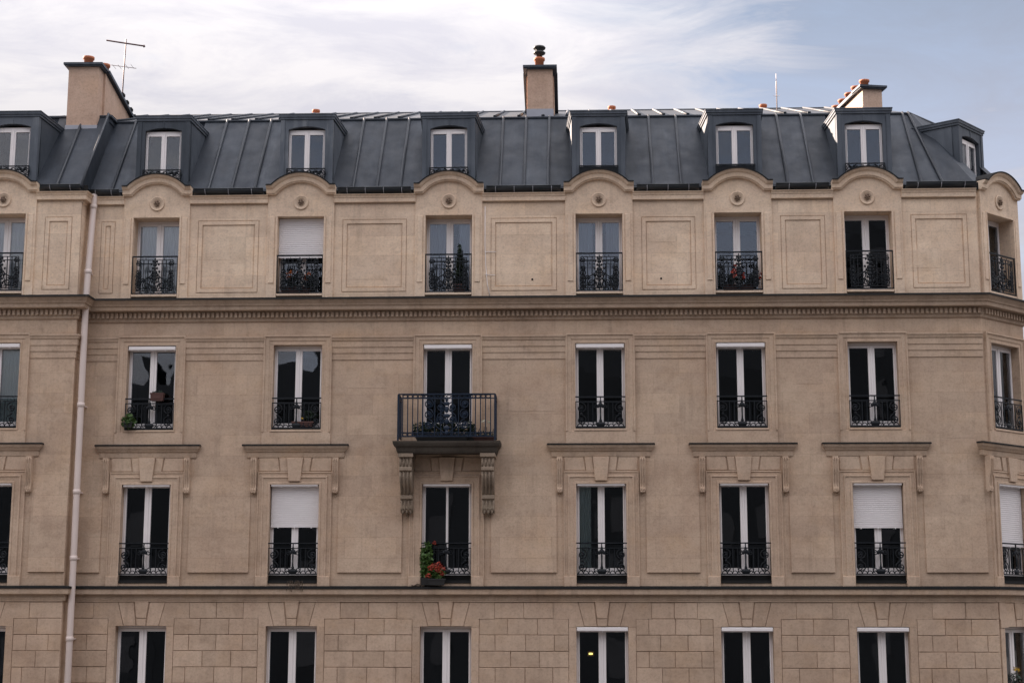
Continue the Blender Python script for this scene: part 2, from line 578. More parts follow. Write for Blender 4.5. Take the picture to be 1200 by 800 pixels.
def room(frame, c, z0, z1, hw=1.25, y0=.41, d=3.2):
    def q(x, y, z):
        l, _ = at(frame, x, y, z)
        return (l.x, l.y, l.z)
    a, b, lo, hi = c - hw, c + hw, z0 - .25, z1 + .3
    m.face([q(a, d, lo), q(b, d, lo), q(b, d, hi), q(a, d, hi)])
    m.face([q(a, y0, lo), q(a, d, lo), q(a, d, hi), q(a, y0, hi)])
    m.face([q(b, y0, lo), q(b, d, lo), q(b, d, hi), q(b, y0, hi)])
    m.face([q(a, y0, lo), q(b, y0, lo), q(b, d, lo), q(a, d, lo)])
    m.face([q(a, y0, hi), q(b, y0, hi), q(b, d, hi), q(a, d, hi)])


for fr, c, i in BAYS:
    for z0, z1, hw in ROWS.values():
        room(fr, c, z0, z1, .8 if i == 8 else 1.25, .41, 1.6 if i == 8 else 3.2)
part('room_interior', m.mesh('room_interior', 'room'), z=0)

# ------------------------------------------------------------------ long mouldings (plan sweeps)
c0, _ = at('corner', LC)
PLAN = [(XL, -.5, 0), (XW, -.5, 0), (XW, 0, 0), (XC, 0, 0), (c0.x, c0.y, 0), (c0 + SIDE * 3).to_tuple()]
UZ = (0, 0, 1)


def plan_moulding(name, prof, mat, path=PLAN, **kw):
    k = MB()
    k.sweep(path, prof, UZ)
    return part(name, k.mesh(name, mat), **kw)


plan_moulding('string_cornice', [(-.05, 6.90), (.035, 6.90), (.05, 6.93), (.05, 6.975), (.065, 6.975), (.065, 7.13), (.24, 7.14), (.245, 7.225), (.27, 7.235),
                                 (.285, 7.275), (.335, 7.335), (.345, 7.385), (-.05, 7.405)], 'soot')
plan_moulding('lead_flashing', [(-.04, 7.409), (.352, 7.388), (.362, 7.362), (.372, 7.362), (.362, 7.408), (-.04, 7.435)], 'lead')
plan_moulding('ledge', [(-.05, .44), (.04, .44), (.055, .475), (.06, .575), (.15, .585), (.165, .60), (.165, .735), (-.05, .752)], 'soot')
plan_moulding('lead_flashing', [(-.04, .756), (.172, .738), (.172, .712), (.184, .712), (.184, .764), (-.04, .79)], 'lead')

# dentils: about 5 px each in the photo, so one joined part per wall
for fr, a, b in (('wing', XL, XW + .03), ('main', XW + .12, XC), ('corner', .02, LC)):
    k = MB()
    n = int((b - a) / .108)
    for i in range(n):
        x = a + (i + .5) * (b - a) / n
        k.box(x - .03, x + .03, -.115, -.062, 6.985, 7.105)
    o = part('dentil_band', k.mesh('dentil_band', 'soot'), fr)
    o['kind'] = 'stuff'

# ------------------------------------------------------------------ bays: shared meshes
UE = (0, -1, 0)


def arch_pts(half, z0, rise, n=18):
    r = (half * half + rise * rise) / (2 * rise)
    zc = z0 + rise - r
    a = math.asin(half / r)
    return [(r * math.sin(-a + 2 * a * k / n), zc + r * math.cos(-a + 2 * a * k / n)) for k in range(n + 1)]


# row 1 surround with pilasters and tympanum; local z is camera-relative height
k = MB()
b, hw = .79, .548
zt1 = 9.408
arch_in = arch_pts(.60, 9.93, .30)
pts = [(-b, 7.44), (-hw, 7.44), (-hw, zt1), (hw, zt1), (hw, 7.44), (b, 7.44), (b, 9.93)] + [p for p in reversed(arch_in)] + [(-b, 9.93)]
k.prism_y(pts, -.085, .004)
for s in (-1, 1):                                # thin sunk-looking strips on the pilasters
    k.box(s * .675 - .062, s * .675 + .062, -.106, -.083, 7.80, 9.40, .008)
    k.box(s * .571 - .02, s * .571 + .02, -.100, -.081, 7.46, 9.44)
k.box(-.59, .59, -.099, -.081, 9.408 + .002, 9.445)
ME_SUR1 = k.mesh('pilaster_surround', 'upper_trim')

k = MB()
path = [(-.80, 0, 9.93)] + [(x, 0, z) for x, z in arch_pts(.60, 9.93, .30)] + [(.80, 0, 9.93)]
path = [(-.82, 0, 9.93), (-.605, 0, 9.93)] + path[2:-2] + [(.605, 0, 9.93), (.82, 0, 9.93)]
prof = [(0, -.3), (0, .15), (-.028, .16), (-.032, .185), (-.12, .19), (-.13, .205), (-.15, .235), (-.185, .262), (-.205, .266), (-.205, -.3)]
k.sweep(path, prof, UE)
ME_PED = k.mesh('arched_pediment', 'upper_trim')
k = MB()
k.sweep(path, [(-.208, -.3), (-.208, .275), (-.196, .278), (-.196, .286), (-.226, .286), (-.230, -.3)], UE)
ME_PEDLEAD = k.mesh('pediment_flashing', 'lead')

k = MB()
k.lathe([(.001, .0), (.178, .0), (.178, .02), (.160, .034), (.142, .018), (.126, .012), (.09, .006), (.085, -.03), (.001, -.03)], (0, -.086, 0), 20, 'y')
ME_MED = k.mesh('medallion', 'upper_trim')
k = MB()
for j in range(6):
    a = j * math.pi / 3 + .2
    k.ball((.05 * math.cos(a), -.125, .05 * math.sin(a)), .026, .03, .026, 6)
k.ball((.0, -.15, .0), .03, .025, .03, 6)
ME_ROS = k.mesh('rosette', 'rosette')
# row 2 architrave
k = MB()
k.sweep([(-.80, 0, 4.30), (-.80, 0, 6.57), (.80, 0, 6.57), (.80, 0, 4.30)],
        [(0, -.004), (0, .07), (.035, .075), (.045, .05), (.13, .045), (.14, .03), (.195, .03), (.20, .045), (.228, .045), (.228, -.004)], UE)
k.box(-.80, .80, -.052, .004, 4.005, 4.298, .008)
k.box(-.60, .60, -.066, .004, 4.302, 4.352, .008)
ME_SUR2 = k.mesh('window_surround', 'trim')
# row 3 architrave, ledges and head
k = MB()
k.sweep([(-.86, 0, .77), (-.86, 0, 3.38), (.86, 0, 3.38), (.86, 0, .77)],
        [(0, -.004), (0, .045), (.025, .05), (.035, .03), (.10, .03), (.105, .062), (.135, .065), (.145, .045), (.24, .04), (.25, .06), (.291, .06), (.291, -.004)], UE)
for s in (-1, 1):
    k.box(s * .715 - .14, s * .715 + .14, -.078, -.0, .772, 1.0, .01)
ME_SUR3 = k.mesh('window_surround', 'trim')
k = MB()
LW = 1.10
k.sweep([(-LW, .05, 0), (-LW, 0, 0), (LW, 0, 0), (LW, .05, 0)],
        [(-.06, 3.70), (.02, 3.70), (.03, 3.72), (.035, 3.83), (.06, 3.845), (.07, 3.87), (.105, 3.92), (.115, 3.95), (.115, 3.99), (-.06, 4.0)], UZ)
for kk in range(1):
    k.box(-LW, LW, -.02, .05, 3.702, 3.995)
ME_LINTEL = k.mesh('lintel_cornice', 'soot')
k = MB()
k.sweep([(-LW, .05, 0), (-LW, 0, 0), (LW, 0, 0), (LW, .05, 0)], [(-.05, 4.004), (.12, 3.993), (.127, 3.975), (.134, 3.975), (.128, 4.01), (-.05, 4.02)], UZ)
ME_LINTLEAD = k.mesh('lintel_flashing', 'lead')


def wedge(xa0, xa1, xb0, xb1, z0, z1, y0, y1=.004, ch=.008):
    q = MB()
    q.prism_y([(xa0, z0), (xb0, z0), (xb1, z1), (xa1, z1)], y0, y1, ch)
    return q


ME_KEY3 = wedge(-.135, -.19, .135, .19, 3.158, 3.70, -.098).mesh('keystone', 'trim')
ME_VOU3 = {s: wedge(*( (s * .33, s * .375, s * .155, s * .20) if s < 0 else (.155, .20, .33, .375)), 3.385, 3.698, -.045).mesh('voussoir', 'trim') for s in (-1, 1)}
ME_TAB3 = {s: wedge(*((-.84, -.84, -.355, -.40) if s < 0 else (.355, .40, .84, .84)), 3.395, 3.698, -.022).mesh('head_panel', 'trim') for s in (-1, 1)}
ME_KEY4 = wedge(-.112, -.175, .112, .175, .06, .505, -.042).mesh('keystone', 'block')
ME_KEYF4 = wedge(-.105, -.112, .105, .112, -.112, .05, -.038).mesh('keystone_foot', 'block')
ME_VOU4 = {s: wedge(*((-.40, -.54, -.122, -.185) if s < 0 else (.122, .185, .40, .54)), -.112, .425, -.030).mesh('voussoir', 'block') for s in (-1, 1)}


def end_voussoir(s):
    q = MB()
    p = [(.41, -.112), (.582, -.112), (.582, -.13), (.752, -.13), (.752, .055), (1.10, .055), (1.10, .425), (.55, .425)]
    if s < 0:
        p = [(-x, z) for x, z in reversed(p)]
    q.prism_y(p, -.030, .004)
    return q.mesh('end_voussoir', 'block')


ME_EV4 = {s: end_voussoir(s) for s in (-1, 1)}
k = MB()
k.box(-.085, .085, -.032, .004, -2.5, -.135, .008)
ME_JAMB4 = k.mesh('jamb_stone', 'block')

# scrolled bracket under the lintel cornices
k = MB()
side = [(.0, 3.70), (-.155, 3.70), (-.155, 3.66), (-.135, 3.60), (-.135, 3.42), (-.10, 3.25), (-.07, 3.10), (-.072, 3.02), (-.105, 2.97), (-.105, 2.92), (-.07, 2.885), (-.03, 2.89), (.0, 2.93)]
k.prism_x(side, -.062, .062)
for dx in (-.052, 0, .052):
    k.tube([(dx, y - .004, z) for y, z in side[2:11]], .015, 5)
for dx in (-.03, .03, 0):
    k.ball((dx, -.085, 2.905), .022, .04, .03, 6)
k.ball((0, -.03, 2.83), .016, .016, .02, 6)
ME_BRK = k.mesh('bracket', 'trim')


# ------------------------------------------------------------------ windows
def window_meshes(tag, w, h, mid=.155, y=.22, stile=.062):
    fr, pn = MB(), {}
    hw = w / 2
    fr.box(-hw, -hw + .035, y, y + .08, 0, h)
    fr.box(hw - .035, hw, y, y + .08, 0, h)
    fr.box(-hw + .035, hw - .035, y, y + .08, h - .05, h)
    fr.box(-hw + .035, hw - .035, y - .03, y + .08, 0, .06)
    x0, x1 = hw - .037, mid / 2
    for s in (-1, 1):
        a, b = sorted((s * x0, s * .004))
        zi0, zi1 = .064, h - .053
        o0, o1 = (x0 - stile * .55, mid / 2)
        ia, ib = sorted((s * o0, s * o1))
        fr.box(a, ia, y - .018, y + .05, zi0, zi1, .006)
        fr.box(ib, b, y - .018, y + .05, zi0, zi1, .006)
        fr.box(ia, ib, y - .016, y + .05, zi1 - .065, zi1)
        fr.box(ia, ib, y - .016, y + .05, zi0, zi0 + .10)
        q = MB()
        ww, hh = (ib - ia) / 2, (zi1 - zi0 - .165) / 2
        q.box(-ww, ww, -.008, .008, -hh, hh)
        pn[s] = (q.mesh('pane', 'glass'), ((ia + ib) / 2, y + .018, (zi0 + .10 + zi1 - .065) / 2))
    fr.box(-.022, .022, y - .036, y - .019, .075, h - .06, .008)
    return fr.mesh('frame', 'white'), pn


def put_window(frame, x, z, ms, label=None, name='window', parent=None, extra=()):
    fm, pn = ms
    o = part(name, fm, frame, x, 0, z, label) if parent is None else link(name, fm, parent, (x, 0, z))
    for s in (-1, 1):
        me, l = pn[s]
        tgt = o
        off = Vector(l)
        if parent is not None:
            tgt, off = parent, Vector(l) + Vector((x, 0, z))
        link('pane', me, tgt, off, (R(random.uniform(-.35, .35)), 0, R(random.uniform(-.35, .35))))
    return o


W1 = window_meshes('a', 1.09, 1.905, .165, .30)
W2 = window_meshes('b', 1.146, 1.98, .155, .17)
W3 = window_meshes('c', 1.14, 2.12, .155, .17)
W3o = window_meshes('c', 1.14, 2.12, .055, .17)
W4 = window_meshes('d', 1.165, 2.38, .17, .20)


def shutter_box(hw, top_z, y0=-.045):
    q = MB()
    q.box(-hw, hw, y0, y0 + .13, top_z - .105, top_z - .012, .015)
    for dx in (-.33, 0, .33):
        q.box(dx * hw / .57 - .012, dx * hw / .57 + .012, y0 + .02, y0 + .05, top_z - .12, top_z - .104)
    return q.mesh('shutter_box', 'white')


def roller_shutter(hw, z0, z1, y=.09, slat=.045):
    q = MB()
    n = int((z1 - z0) / slat)
    for i in range(n):
        a = z0 + (z1 - z0) * i / n
        b2 = z0 + (z1 - z0) * (i + 1) / n
        q.prism_x([(y + .010, a), (y, a + .012), (y, b2 - .006), (y + .010, b2)], -hw, hw)
    q.box(-hw, hw, y - .008, y + .02, z0 - .035, z0)
    for dx in (-.7, 0, .7):
        q.box(dx * hw - .012, dx * hw + .012, y - .02, y + .01, z0 - .055, z0 - .02)
    return q.mesh('roller_shutter', 'shutter')


# ------------------------------------------------------------------ railings
def ring(cx_, cz, rx, rz, n=14, a0=0, a1=360, y=0.0):
    full = abs(a1 - a0) >= 360
    c = n if full else n + 1
    return [(cx_ + rx * math.cos(R(a0 + (a1 - a0) * i / n)), y, cz + rz * math.sin(R(a0 + (a1 - a0) * i / n))) for i in range(c)]


def spiral(cx_, cz, r0, turns, a0, sgn=1, n=20):
    return [(cx_ + r0 * (1 - .75 * i / n) * math.cos(R(a0) + sgn * 2 * math.pi * turns * i / n), 0,
             cz + r0 * (1 - .75 * i / n) * math.sin(R(a0) + sgn * 2 * math.pi * turns * i / n)) for i in range(n + 1)]


def railing_low(w=1.15, h=.72):
    """top rail, second rail, bars, stacked C scrolls and a turned centre ornament"""
    f, s, o = MB(), MB(), MB()
    hw = w / 2
    f.box(-hw, hw, -.02, .02, h - .028, h)
    f.box(-hw, hw, -.012, .012, h - .135, h - .115)
    f.box(-hw, hw, -.015, .015, .0, .025)
    f.box(-hw + .0, -hw + .014, -.012, .012, .025, h - .135)
    f.box(hw - .014, hw, -.012, .012, .025, h - .135)
    for x in (-.285, -.175, .175, .285):
        f.box(x - .009, x + .009, -.009, .009, .05, h - .13)
    top_ = h - .135
    for sx in (-1, 1):
        cxx = sx * (hw - .135)
        for cz, r in ((top_ - .135, .118), (.17, .118)):
            s.tube(spiral(cxx, cz, r, 1.35, 90 if sx < 0 else 90, sx), .013, 4)
            s.tube(spiral(cxx + sx * .03, cz, .07, 1.1, 270, -sx), .012, 4)
        s.ball((cxx, 0, (top_ - .135 + .17) / 2), .03, .02, .035, 6)
        for cz in (top_ - .14, .17):
            s.ball((cxx, 0, cz), .03, .016, .03, 6)
        s.tube(spiral(sx * .115, top_ - .1, .055, 1.2, 90, sx, 14), .011, 4)
        s.tube(spiral(sx * .12, .10, .06, 1.2, 270, sx, 14), .011, 4)
        for q in range(4):
            xx = sx * (.13 + q * .115)
            s.tube(ring(xx, .025, .055, .06, 8, 0, 180), .010, 4)
    o.box(-.012, .012, -.012, .012, .02, h + .0 - .03)
    o.ball((0, 0, top_ - .07), .06, .03, .06, 8)
    o.ball((0, 0, top_ - .0), .03, .025, .045, 8)
    for dx in (-.055, .055):
        o.ball((dx, 0, top_ - .095), .035, .022, .045, 6)
    o.ball((0, 0, .075), .115, .03, .06, 8)
    o.ball((0, 0, .15), .035, .028, .05, 8)
    o.tube([(0, 0, .15), (0, 0, .3), (0, 0, top_ - .1)], [.022, .014, .022], 6)
    return f.mesh('railing', 'iron'), s.mesh('scrollwork', 'iron'), o.mesh('centre_ornament', 'iron')


def railing_tall(w=1.09, h=.95):
    f, s, o = MB(), MB(), MB()
    hw = w / 2
    f.box(-hw, hw, -.02, .02, h - .03, h)
    f.box(-hw, hw, -.015, .015, .04, .062)
    f.box(-hw, -hw + .018, -.015, .015, .062, h - .03)
    f.box(hw - .018, hw, -.015, .015, .062, h - .03)
    pw, pt, pb = .43, .845, .10
    f.box(-pw, pw, -.01, .01, pt, pt + .016)
    f.box(-pw, pw, -.01, .01, pt - .085, pt - .068)
    f.box(-pw, pw, -.01, .01, pb, pb + .02)
    for x in (-.43, -.36, -.27, -.165, .165, .27, .36, .43):
        f.box(x - .0085, x + .0085, -.009, .009, pb, pt)
    for x in (-.22, 0, .22):
        f.box(x - .006, x + .006, -.006, .006, pt, h - .05)
    for sx in (-1, 1):
        x = sx * .385
        for cz, rx, rz in ((.77, .06, .045), (.56, .05, .05), (.47, .065, .065), (.37, .06, .06), (.28, .065, .06), (.19, .06, .06)):
            s.tube(ring(x, cz, rx, rz, 9), .014, 4, True)
            s.ball((x, 0, cz), rx * .55, .016, rz * .55, 6)
        s.tube(spiral(sx * .19, .245, .105, 1.5, 90, -sx), .014, 4)
        s.tube(spiral(sx * .27, .36, .06, 1.2, 200, sx, 14), .012, 4)
        s.tube([(sx * .05, 0, .52), (sx * .13, 0, .44), (sx * .2, 0, .40), (sx * .3, 0, .34), (sx * .35, 0, .24)], .015, 4)
        s.tube(ring(sx * .21, .135, .12, .05, 8, 0, 180), .012, 4)
        s.tube([(sx * .04, 0, .14), (sx * .12, 0, .30), (sx * .05, 0, .48)], .014, 4)
    for cz, rx, rz in ((.80, .045, .05), (.735, .085, .04), (.64, .05, .055), (.555, .11, .055), (.48, .075, .06), (.40, .10, .06), (.31, .06, .06), (.21, .075, .065), (.13, .05, .045)):
        o.ball((0, 0, cz), rx * .62, .022, rz, 6)
        for sx in (-1, 1):
            o.ball((sx * rx, 0, cz + .018), .026, .018, .034, 5)
    o.box(-.012, .012, -.012, .012, .06, .9)
    return f.mesh('railing', 'iron'), s.mesh('scrollwork', 'iron'), o.mesh('centre_ornament', 'iron')


def railing_dormer(plain=False, w=.93, h=.25):
    f, s, o = MB(), MB(), MB()
    hw = w / 2
    f.box(-hw, hw, -.015, .015, h - .025, h)
    f.box(-hw, hw, -.012, .012, .02, .04)
    f.box(-hw, -hw + .016, -.012, .012, 0, h)
    f.box(hw - .016, hw, -.012, .012, 0, h)
    if plain:
        for i in range(26):
            x = -hw + (i + .5) * w / 26
            s.box(x - .007, x + .007, -.008, .008, .04, h - .025)
        s.box(-hw + .02, hw - .02, .012, .02, .03, h - .03)
    else:
        for i in range(6):
            x = -hw + (i + .5) * w / 6
            s.tube(ring(x, .13, .062, .075, 10), .011, 4, True)
            s.tube(spiral(x, .13, .05, 1.2, 90, 1 if i % 2 else -1, 12), .010, 4)
            s.ball((x + w / 12, 0, .13), .025, .014, .05, 5)
    return f.mesh('railing', 'iron'), s.mesh('scrollwork', 'iron'), None


RL, RT, RD, RDP = railing_low(), railing_tall(), railing_dormer(), railing_dormer(True)


def put_railing(frame, x, y, z, ms, parent=None):
    f, s, o = ms
    if parent is None:
        r = part('railing', f, frame, x, y, z)
        link('scrollwork', s, r)
        if o:
            link('centre_ornament', o, r)
        return r
    r = link('railing', f, parent, (x, y, z))
    link('scrollwork', s, parent, (x, y, z))
    return r


# ------------------------------------------------------------------ put the bays together
SB2 = shutter_box(.555, 1.975)
SB3 = shutter_box(.545, 2.295)
SB4 = shutter_box(.575, 2.385, -.03)
k = MB()
k.box(-.57, .57, -.02, .165, 0, .06)
k.box(-.57, .57, .06, .30, .06, .18)
ME_SILL3 = k.mesh('sill', 'lead')
k = MB()
k.box(-.575, .575, -.05, .16, .0, .035)
ME_SILL2 = k.mesh('sill', 'lead')
k = MB()
k.box(-.54, .54, -.09, .29, .003, .05)
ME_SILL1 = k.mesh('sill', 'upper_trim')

for fr, c, i in BAYS:
    # row 1
    o = part('window_surround', ME_SUR1, fr, c)
    link('medallion', ME_MED, o, (0, 0, 9.745))
    link('rosette', ME_ROS, o, (0, .0, 9.745))
    o = part('arched_pediment', ME_PED, fr, c)
    link('lead_flashing', ME_PEDLEAD, o)
    wi = put_window(fr, c, ROWS[1][0], W1)
    link('sill', ME_SILL1, wi)
    if i == 3:
        link('roller_shutter', roller_shutter(.54, .98, 1.90, .10), wi)
    put_railing(fr, c, -.07, 7.53, RT)
    # row 2
    part('window_surround', ME_SUR2, fr, c)
    wi = put_window(fr, c, ROWS[2][0], W2)
    link('sill', ME_SILL2, wi)
    if i in (1, 2, 4, 5, 6):
        link('shutter_box', SB2, wi)
    if i != 4:
        put_railing(fr, c, -.04, 4.38, RL)
    # row 3
    part('window_surround', ME_SUR3, fr, c)
    wi = put_window(fr, c, ROWS[3][0] + .18, W3o if i == 4 else W3)
    link('sill', ME_SILL3, wi, (0, 0, -.18))
    link('shutter_box', SB3, wi, (0, 0, -.18))
    if i in (3, 7, 8):
        zb = {3: 2.15, 7: 2.12, 8: 1.72}[i]
        link('roller_shutter', roller_shutter(.55, zb - 1.03, 3.06 - 1.03, .10), wi)
    put_railing(fr, c, -.04, 1.04, RL)
    if i != 4:
        o = part('lintel_cornice', ME_LINTEL, fr, c)
        link('lead_flashing', ME_LINTLEAD, o)
        for s in (-1, 1):
            part('bracket', ME_BRK, fr, c + s * .945)
    part('keystone', ME_KEY3, fr, c)
    for s in (-1, 1):
        part('voussoir', ME_VOU3[s], fr, c)
        part('head_panel', ME_TAB3[s], fr, c)
    # row 4
    wi = put_window(fr, c, ROWS[4][0], W4)
    if i in (5, 6, 7):
        link('shutter_box', SB4, wi)
    part('keystone', ME_KEY4, fr, c)
    part('keystone', ME_KEYF4, fr, c)
    for s in (-1, 1):
        part('voussoir', ME_VOU4[s], fr, c)
        if not (i == 8):
            part('voussoir', ME_EV4[s], fr, c)
        part('jamb_stone', ME_JAMB4, fr, c + s * .668)

# ------------------------------------------------------------------ wall fields between the bays
GAPS = []
bx_ = [CX[c] for c in range(2, 8)]
for a, b in zip(bx_, bx_[1:]):
    GAPS.append(('main', a, b))


def ring_face(q, o, i_, y, yi):
    """flat ring between two x-z rectangles at depth y, with the inner edge running back to yi"""
    (a, b, c, d), (e_, f_, g_, h_) = o, i_
    O = [(a, y, c), (b, y, c), (b, y, d), (a, y, d)]
    I = [(e_, y, g_), (f_, y, g_), (f_, y, h_), (e_, y, h_)]
    J = [(e_, yi, g_), (f_, yi, g_), (f_, yi, h_), (e_, yi, h_)]
    for k_ in range(4):
        n_ = (k_ + 1) % 4
        q.face([O[k_], O[n_], I[n_], I[k_]])
        q.face([I[k_], I[n_], J[n_], J[k_]])


def frame_panel(fr, a, b, x0, x1, z0, z1):
    q = MB()
    ring_face(q, (a, b, 7.40, 9.70), (x0, x1, z0, z1), -.048, -.030)
    ring_face(q, (x0, x1, z0, z1), (x0 + .016, x1 - .016, z0 + .016, z1 - .016), -.030, -.056)
    ring_face(q, (x0 + .016, x1 - .016, z0 + .016, z1 - .016), (x0 + .105, x1 - .105, z0 + .105, z1 - .105), -.056, -.024)
    ring_face(q, (x0 + .105, x1 - .105, z0 + .105, z1 - .105), (x0 + .125, x1 - .125, z0 + .125, z1 - .125), -.024, -.036)
    x0, x1, z0, z1 = x0 + .125, x1 - .125, z0 + .125, z1 - .125
    q.face([(x0, -.036, z0), (x1, -.036, z0), (x1, -.036, z1), (x0, -.036, z1)])
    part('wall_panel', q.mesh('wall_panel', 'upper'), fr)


BAND = [(-.01, 5.985), (.018, 5.985), (.02, 6.135), (.036, 6.14), (.038, 6.275), (.054, 6.28), (.056, 6.42), (.075, 6.43), (.085, 6.47), (.105, 6.50), (.105, 6.53), (-.01, 6.545)]
EAVE = [(-.01, 9.66), (.02, 9.67), (.03, 9.70), (.03, 9.73), (.12, 9.74), (.125, 9.83), (.14, 9.845), (.15, 9.88), (.18, 9.905), (.185, 9.92), (-.01, 9.93)]
EDGE = -11.6
segs1 = [('main', a + .79, b - .79) for _, a, b in GAPS] + [('main', XW, CX[2] - .79), ('main', CX[7] + .79, XC), ('wing', XL, C1 - .79), ('wing', C1 + .79, XW)]
for fr, a, b in segs1:
    x0, x1 = a + .2, b - .2
    if (fr, b) == ('main', XC):
        x1 = b - .22
    if a == XW:
        x0 = a + .34
    if fr == 'wing' and a > C1:
        x0, x1 = a + .21, b - .2
    frame_panel(fr, a, b, x0, x1, 7.585, 9.335)


def seg_sweep(name, prof, a, b, fr, mat='trim'):
    y = -.5 if fr == 'wing' else 0
    path = [(a, y, 0), (b, y, 0)]
    if fr == 'wing' and abs(b - XW) < .001:
        path = [(a, -.5, 0), (XW, -.5, 0), (XW, 0, 0)]
    q = MB()
    q.sweep(path, prof, UZ)
    part(name, q.mesh(name, mat))


for fr, a, b in segs1:
    if a == XW:
        a += .0
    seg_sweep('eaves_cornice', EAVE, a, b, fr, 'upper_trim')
for fr, a, b in [('main', p + .80, q - .80) for _, p, q in GAPS] + [('main', XW, CX[2] - .80), ('main', CX[7] + .80, XC), ('wing', XL, C1 - .80), ('wing', C1 + .80, XW)]:
    seg_sweep('frieze_band', BAND, a, b, fr)
# repair stones let into the plain wall, a hair proud of it
def patch(x, z, w_, h_, mat, y=0.0):
    q = MB()
    q.box(-w_ / 2, w_ / 2, -.0035, .004, -h_ / 2, h_ / 2)
    part('stone_block', q.mesh('stone_block', mat), 'main', x, y, z)


patch(-8.48, 8.66, .60, .56, 'upatch', -.036)
patch(-7.98, 8.62, .38, .64, 'upatch', -.036)
patch(2.02, 8.95, .62, .44, 'upatch', -.036)
patch(8.10, 8.30, .70, .46, 'upatch', -.036)
patch(-4.9, 8.10, .8, .42, 'upatch', -.036)
for x, z, w_, h_ in ((-4.9, 5.55, .9, .46), (-1.05, 5.0, 1.1, .47), (5.35, 5.6, .6, .45), (8.7, 4.35, .7, .46), (-1.2, 6.72, 1.2, .30), (3.0, 6.74, 1.5, .30), (7.6, 6.73, 1.3, .30)):
    patch(x, z, w_, h_, 'patch')
# raised tables on the third row
for fr, a, b in [('main', p + 1.02, q - 1.02) for _, p, q in GAPS] + [('main', XW + .0, CX[2] - 1.02), ('main', CX[7] + 1.02, XC - .12), ('wing', C1 + 1.02, XW - .0), ('wing', XL, C1 - 1.02)]:
    q = MB()
    rows = []
    for z, y in ((1.075, .004), (1.09, -.05), (2.2, -.036), (3.3, .004)):
        rows.append([(a, .006, z), (a, min(y, .005), z), (b, min(y, .005), z), (b, .006, z)])
    q.grid(rows)
    part('wall_table', q.mesh('wall_table', 'stone'), fr)

# ------------------------------------------------------------------ row 4 stones, one object each
BLK = {}


def block(fr, x0, x1, z0, z1, proud=.026):
    w_, h_ = round(x1 - x0, 2), round(z1 - z0, 3)
    key = (w_, h_)
    if key not in BLK:
        q = MB()
        q.box(-w_ / 2 + .005, w_ / 2 - .005, -proud, .004, -h_ / 2 + .005, h_ / 2 - .005, .009)
        BLK[key] = q.mesh('stone_block', 'block')
    part('stone_block', BLK[key], fr, (x0 + x1) / 2, random.uniform(-.008, .004), (z0 + z1) / 2)


def courses(fr, x0, x1, flip=0, x0t=None, x1t=None):
    g_ = x1 - x0
    n = max(1, round(g_ / .64))
    wd = g_ / n
    x0t = x0 + .345 if x0t is None else x0t
    x1t = x1 - .345 if x1t is None else x1t
    nt_ = max(1, round((x1t - x0t) / .62))
    for j in range(nt_):
        block(fr, x0t + (x1t - x0t) * j / nt_, x0t + (x1t - x0t) * (j + 1) / nt_, .055, .425)
    z = .055
    for r_ in range(7):
        zz0 = z - .36
        if (r_ + flip) % 2 == 0:
            cuts = [x0 + wd * j for j in range(n + 1)]
        else:
            cuts = [x0] + [x0 + wd * (j + .5) for j in range(n)] + [x1]
        cuts = [cuts[0]] + [c_ + random.uniform(-.04, .04) for c_ in cuts[1:-1]] + [cuts[-1]]
        for a_, b_ in zip(cuts, cuts[1:]):
            block(fr, a_, b_, zz0, z)
        z = zz0


for j, (_, a, b) in enumerate(GAPS):
    courses('main', a + .755, b - .755, j % 2 if j == 3 else 0)
courses('main', XW + .02, CX[2] - .755, 0, XW + .02, CX[2] - 1.10)
courses('main', CX[7] + .755, XC + .06, 0, CX[7] + 1.10, XC + .06)
courses('wing', C1 + .755, XW, 0, C1 + 1.10, XW)
courses('wing', XL + 2.0, C1 - .755, 0)
for s, xa, xb in ((-1, .085, .46), (1, 1.28, 1.70)):
    q = MB()
    if s < 0:
        q.prism_y([(.085, .055), (.118, .055), (.118, -.13), (.287, -.13), (.46, -.112), (.32, .425), (.085, .425)], -.045, .004)
    else:
        q.prism_y([(1.28, -.112), (1.455, -.13), (1.62, -.13), (1.62, .055), (1.70, .055), (1.70, .425), (1.42, .425)], -.045, .004)
    part('voussoir', q.mesh('voussoir', 'block'), 'corner')
# narrow fillet over the course
for fr, a, b in (('main', XW, XC), ('wing', XL, XW), ('corner', 0, LC)):
    q = MB()
    q.box(a, b, -.052, .004, .432, .452)
    part('fillet', q.mesh('fillet', 'trim'), fr)

# ------------------------------------------------------------------ roof
EY, EZ, BY, BZ = -.05, 10.05, 1.80, 12.40
RY, RZ = 6.8, 14.16
SLOPE = math.atan2(BZ - EZ, BY - EY)
SL = math.hypot(BZ - EZ, BY - EY)
DH = .63                                         # half width of a dormer


def slope_pt(frame, x, t, lift=0.0):
    y = EY + (BY - EY) * t - lift * math.sin(SLOPE)
    z = EZ + (BZ - EZ) * t + lift * math.cos(SLOPE)
    l, _ = at(frame, x, y, z)
    return l


def solid_quad(a, b, c, d, nrm, th=.02):
    q = MB()
    q.grid([[a, b, c, d], [p - nrm * th for p in (a, b, c, d)]], True, False, True)
    return q


def sheet(frame, xa0, xb0, xa1, xb1, name='zinc_sheet', t0=0.0, t1=1.0):
    A, B_ = slope_pt(frame, xa0, t0), slope_pt(frame, xb0, t0)
    C, D = slope_pt(frame, xb1, t1), slope_pt(frame, xa1, t1)
    nrm = (B_ - A).cross(D - A).normalized()
    q = solid_quad(A, B_, C, D, nrm)
    part(name, q.mesh(name, 'zinc'))


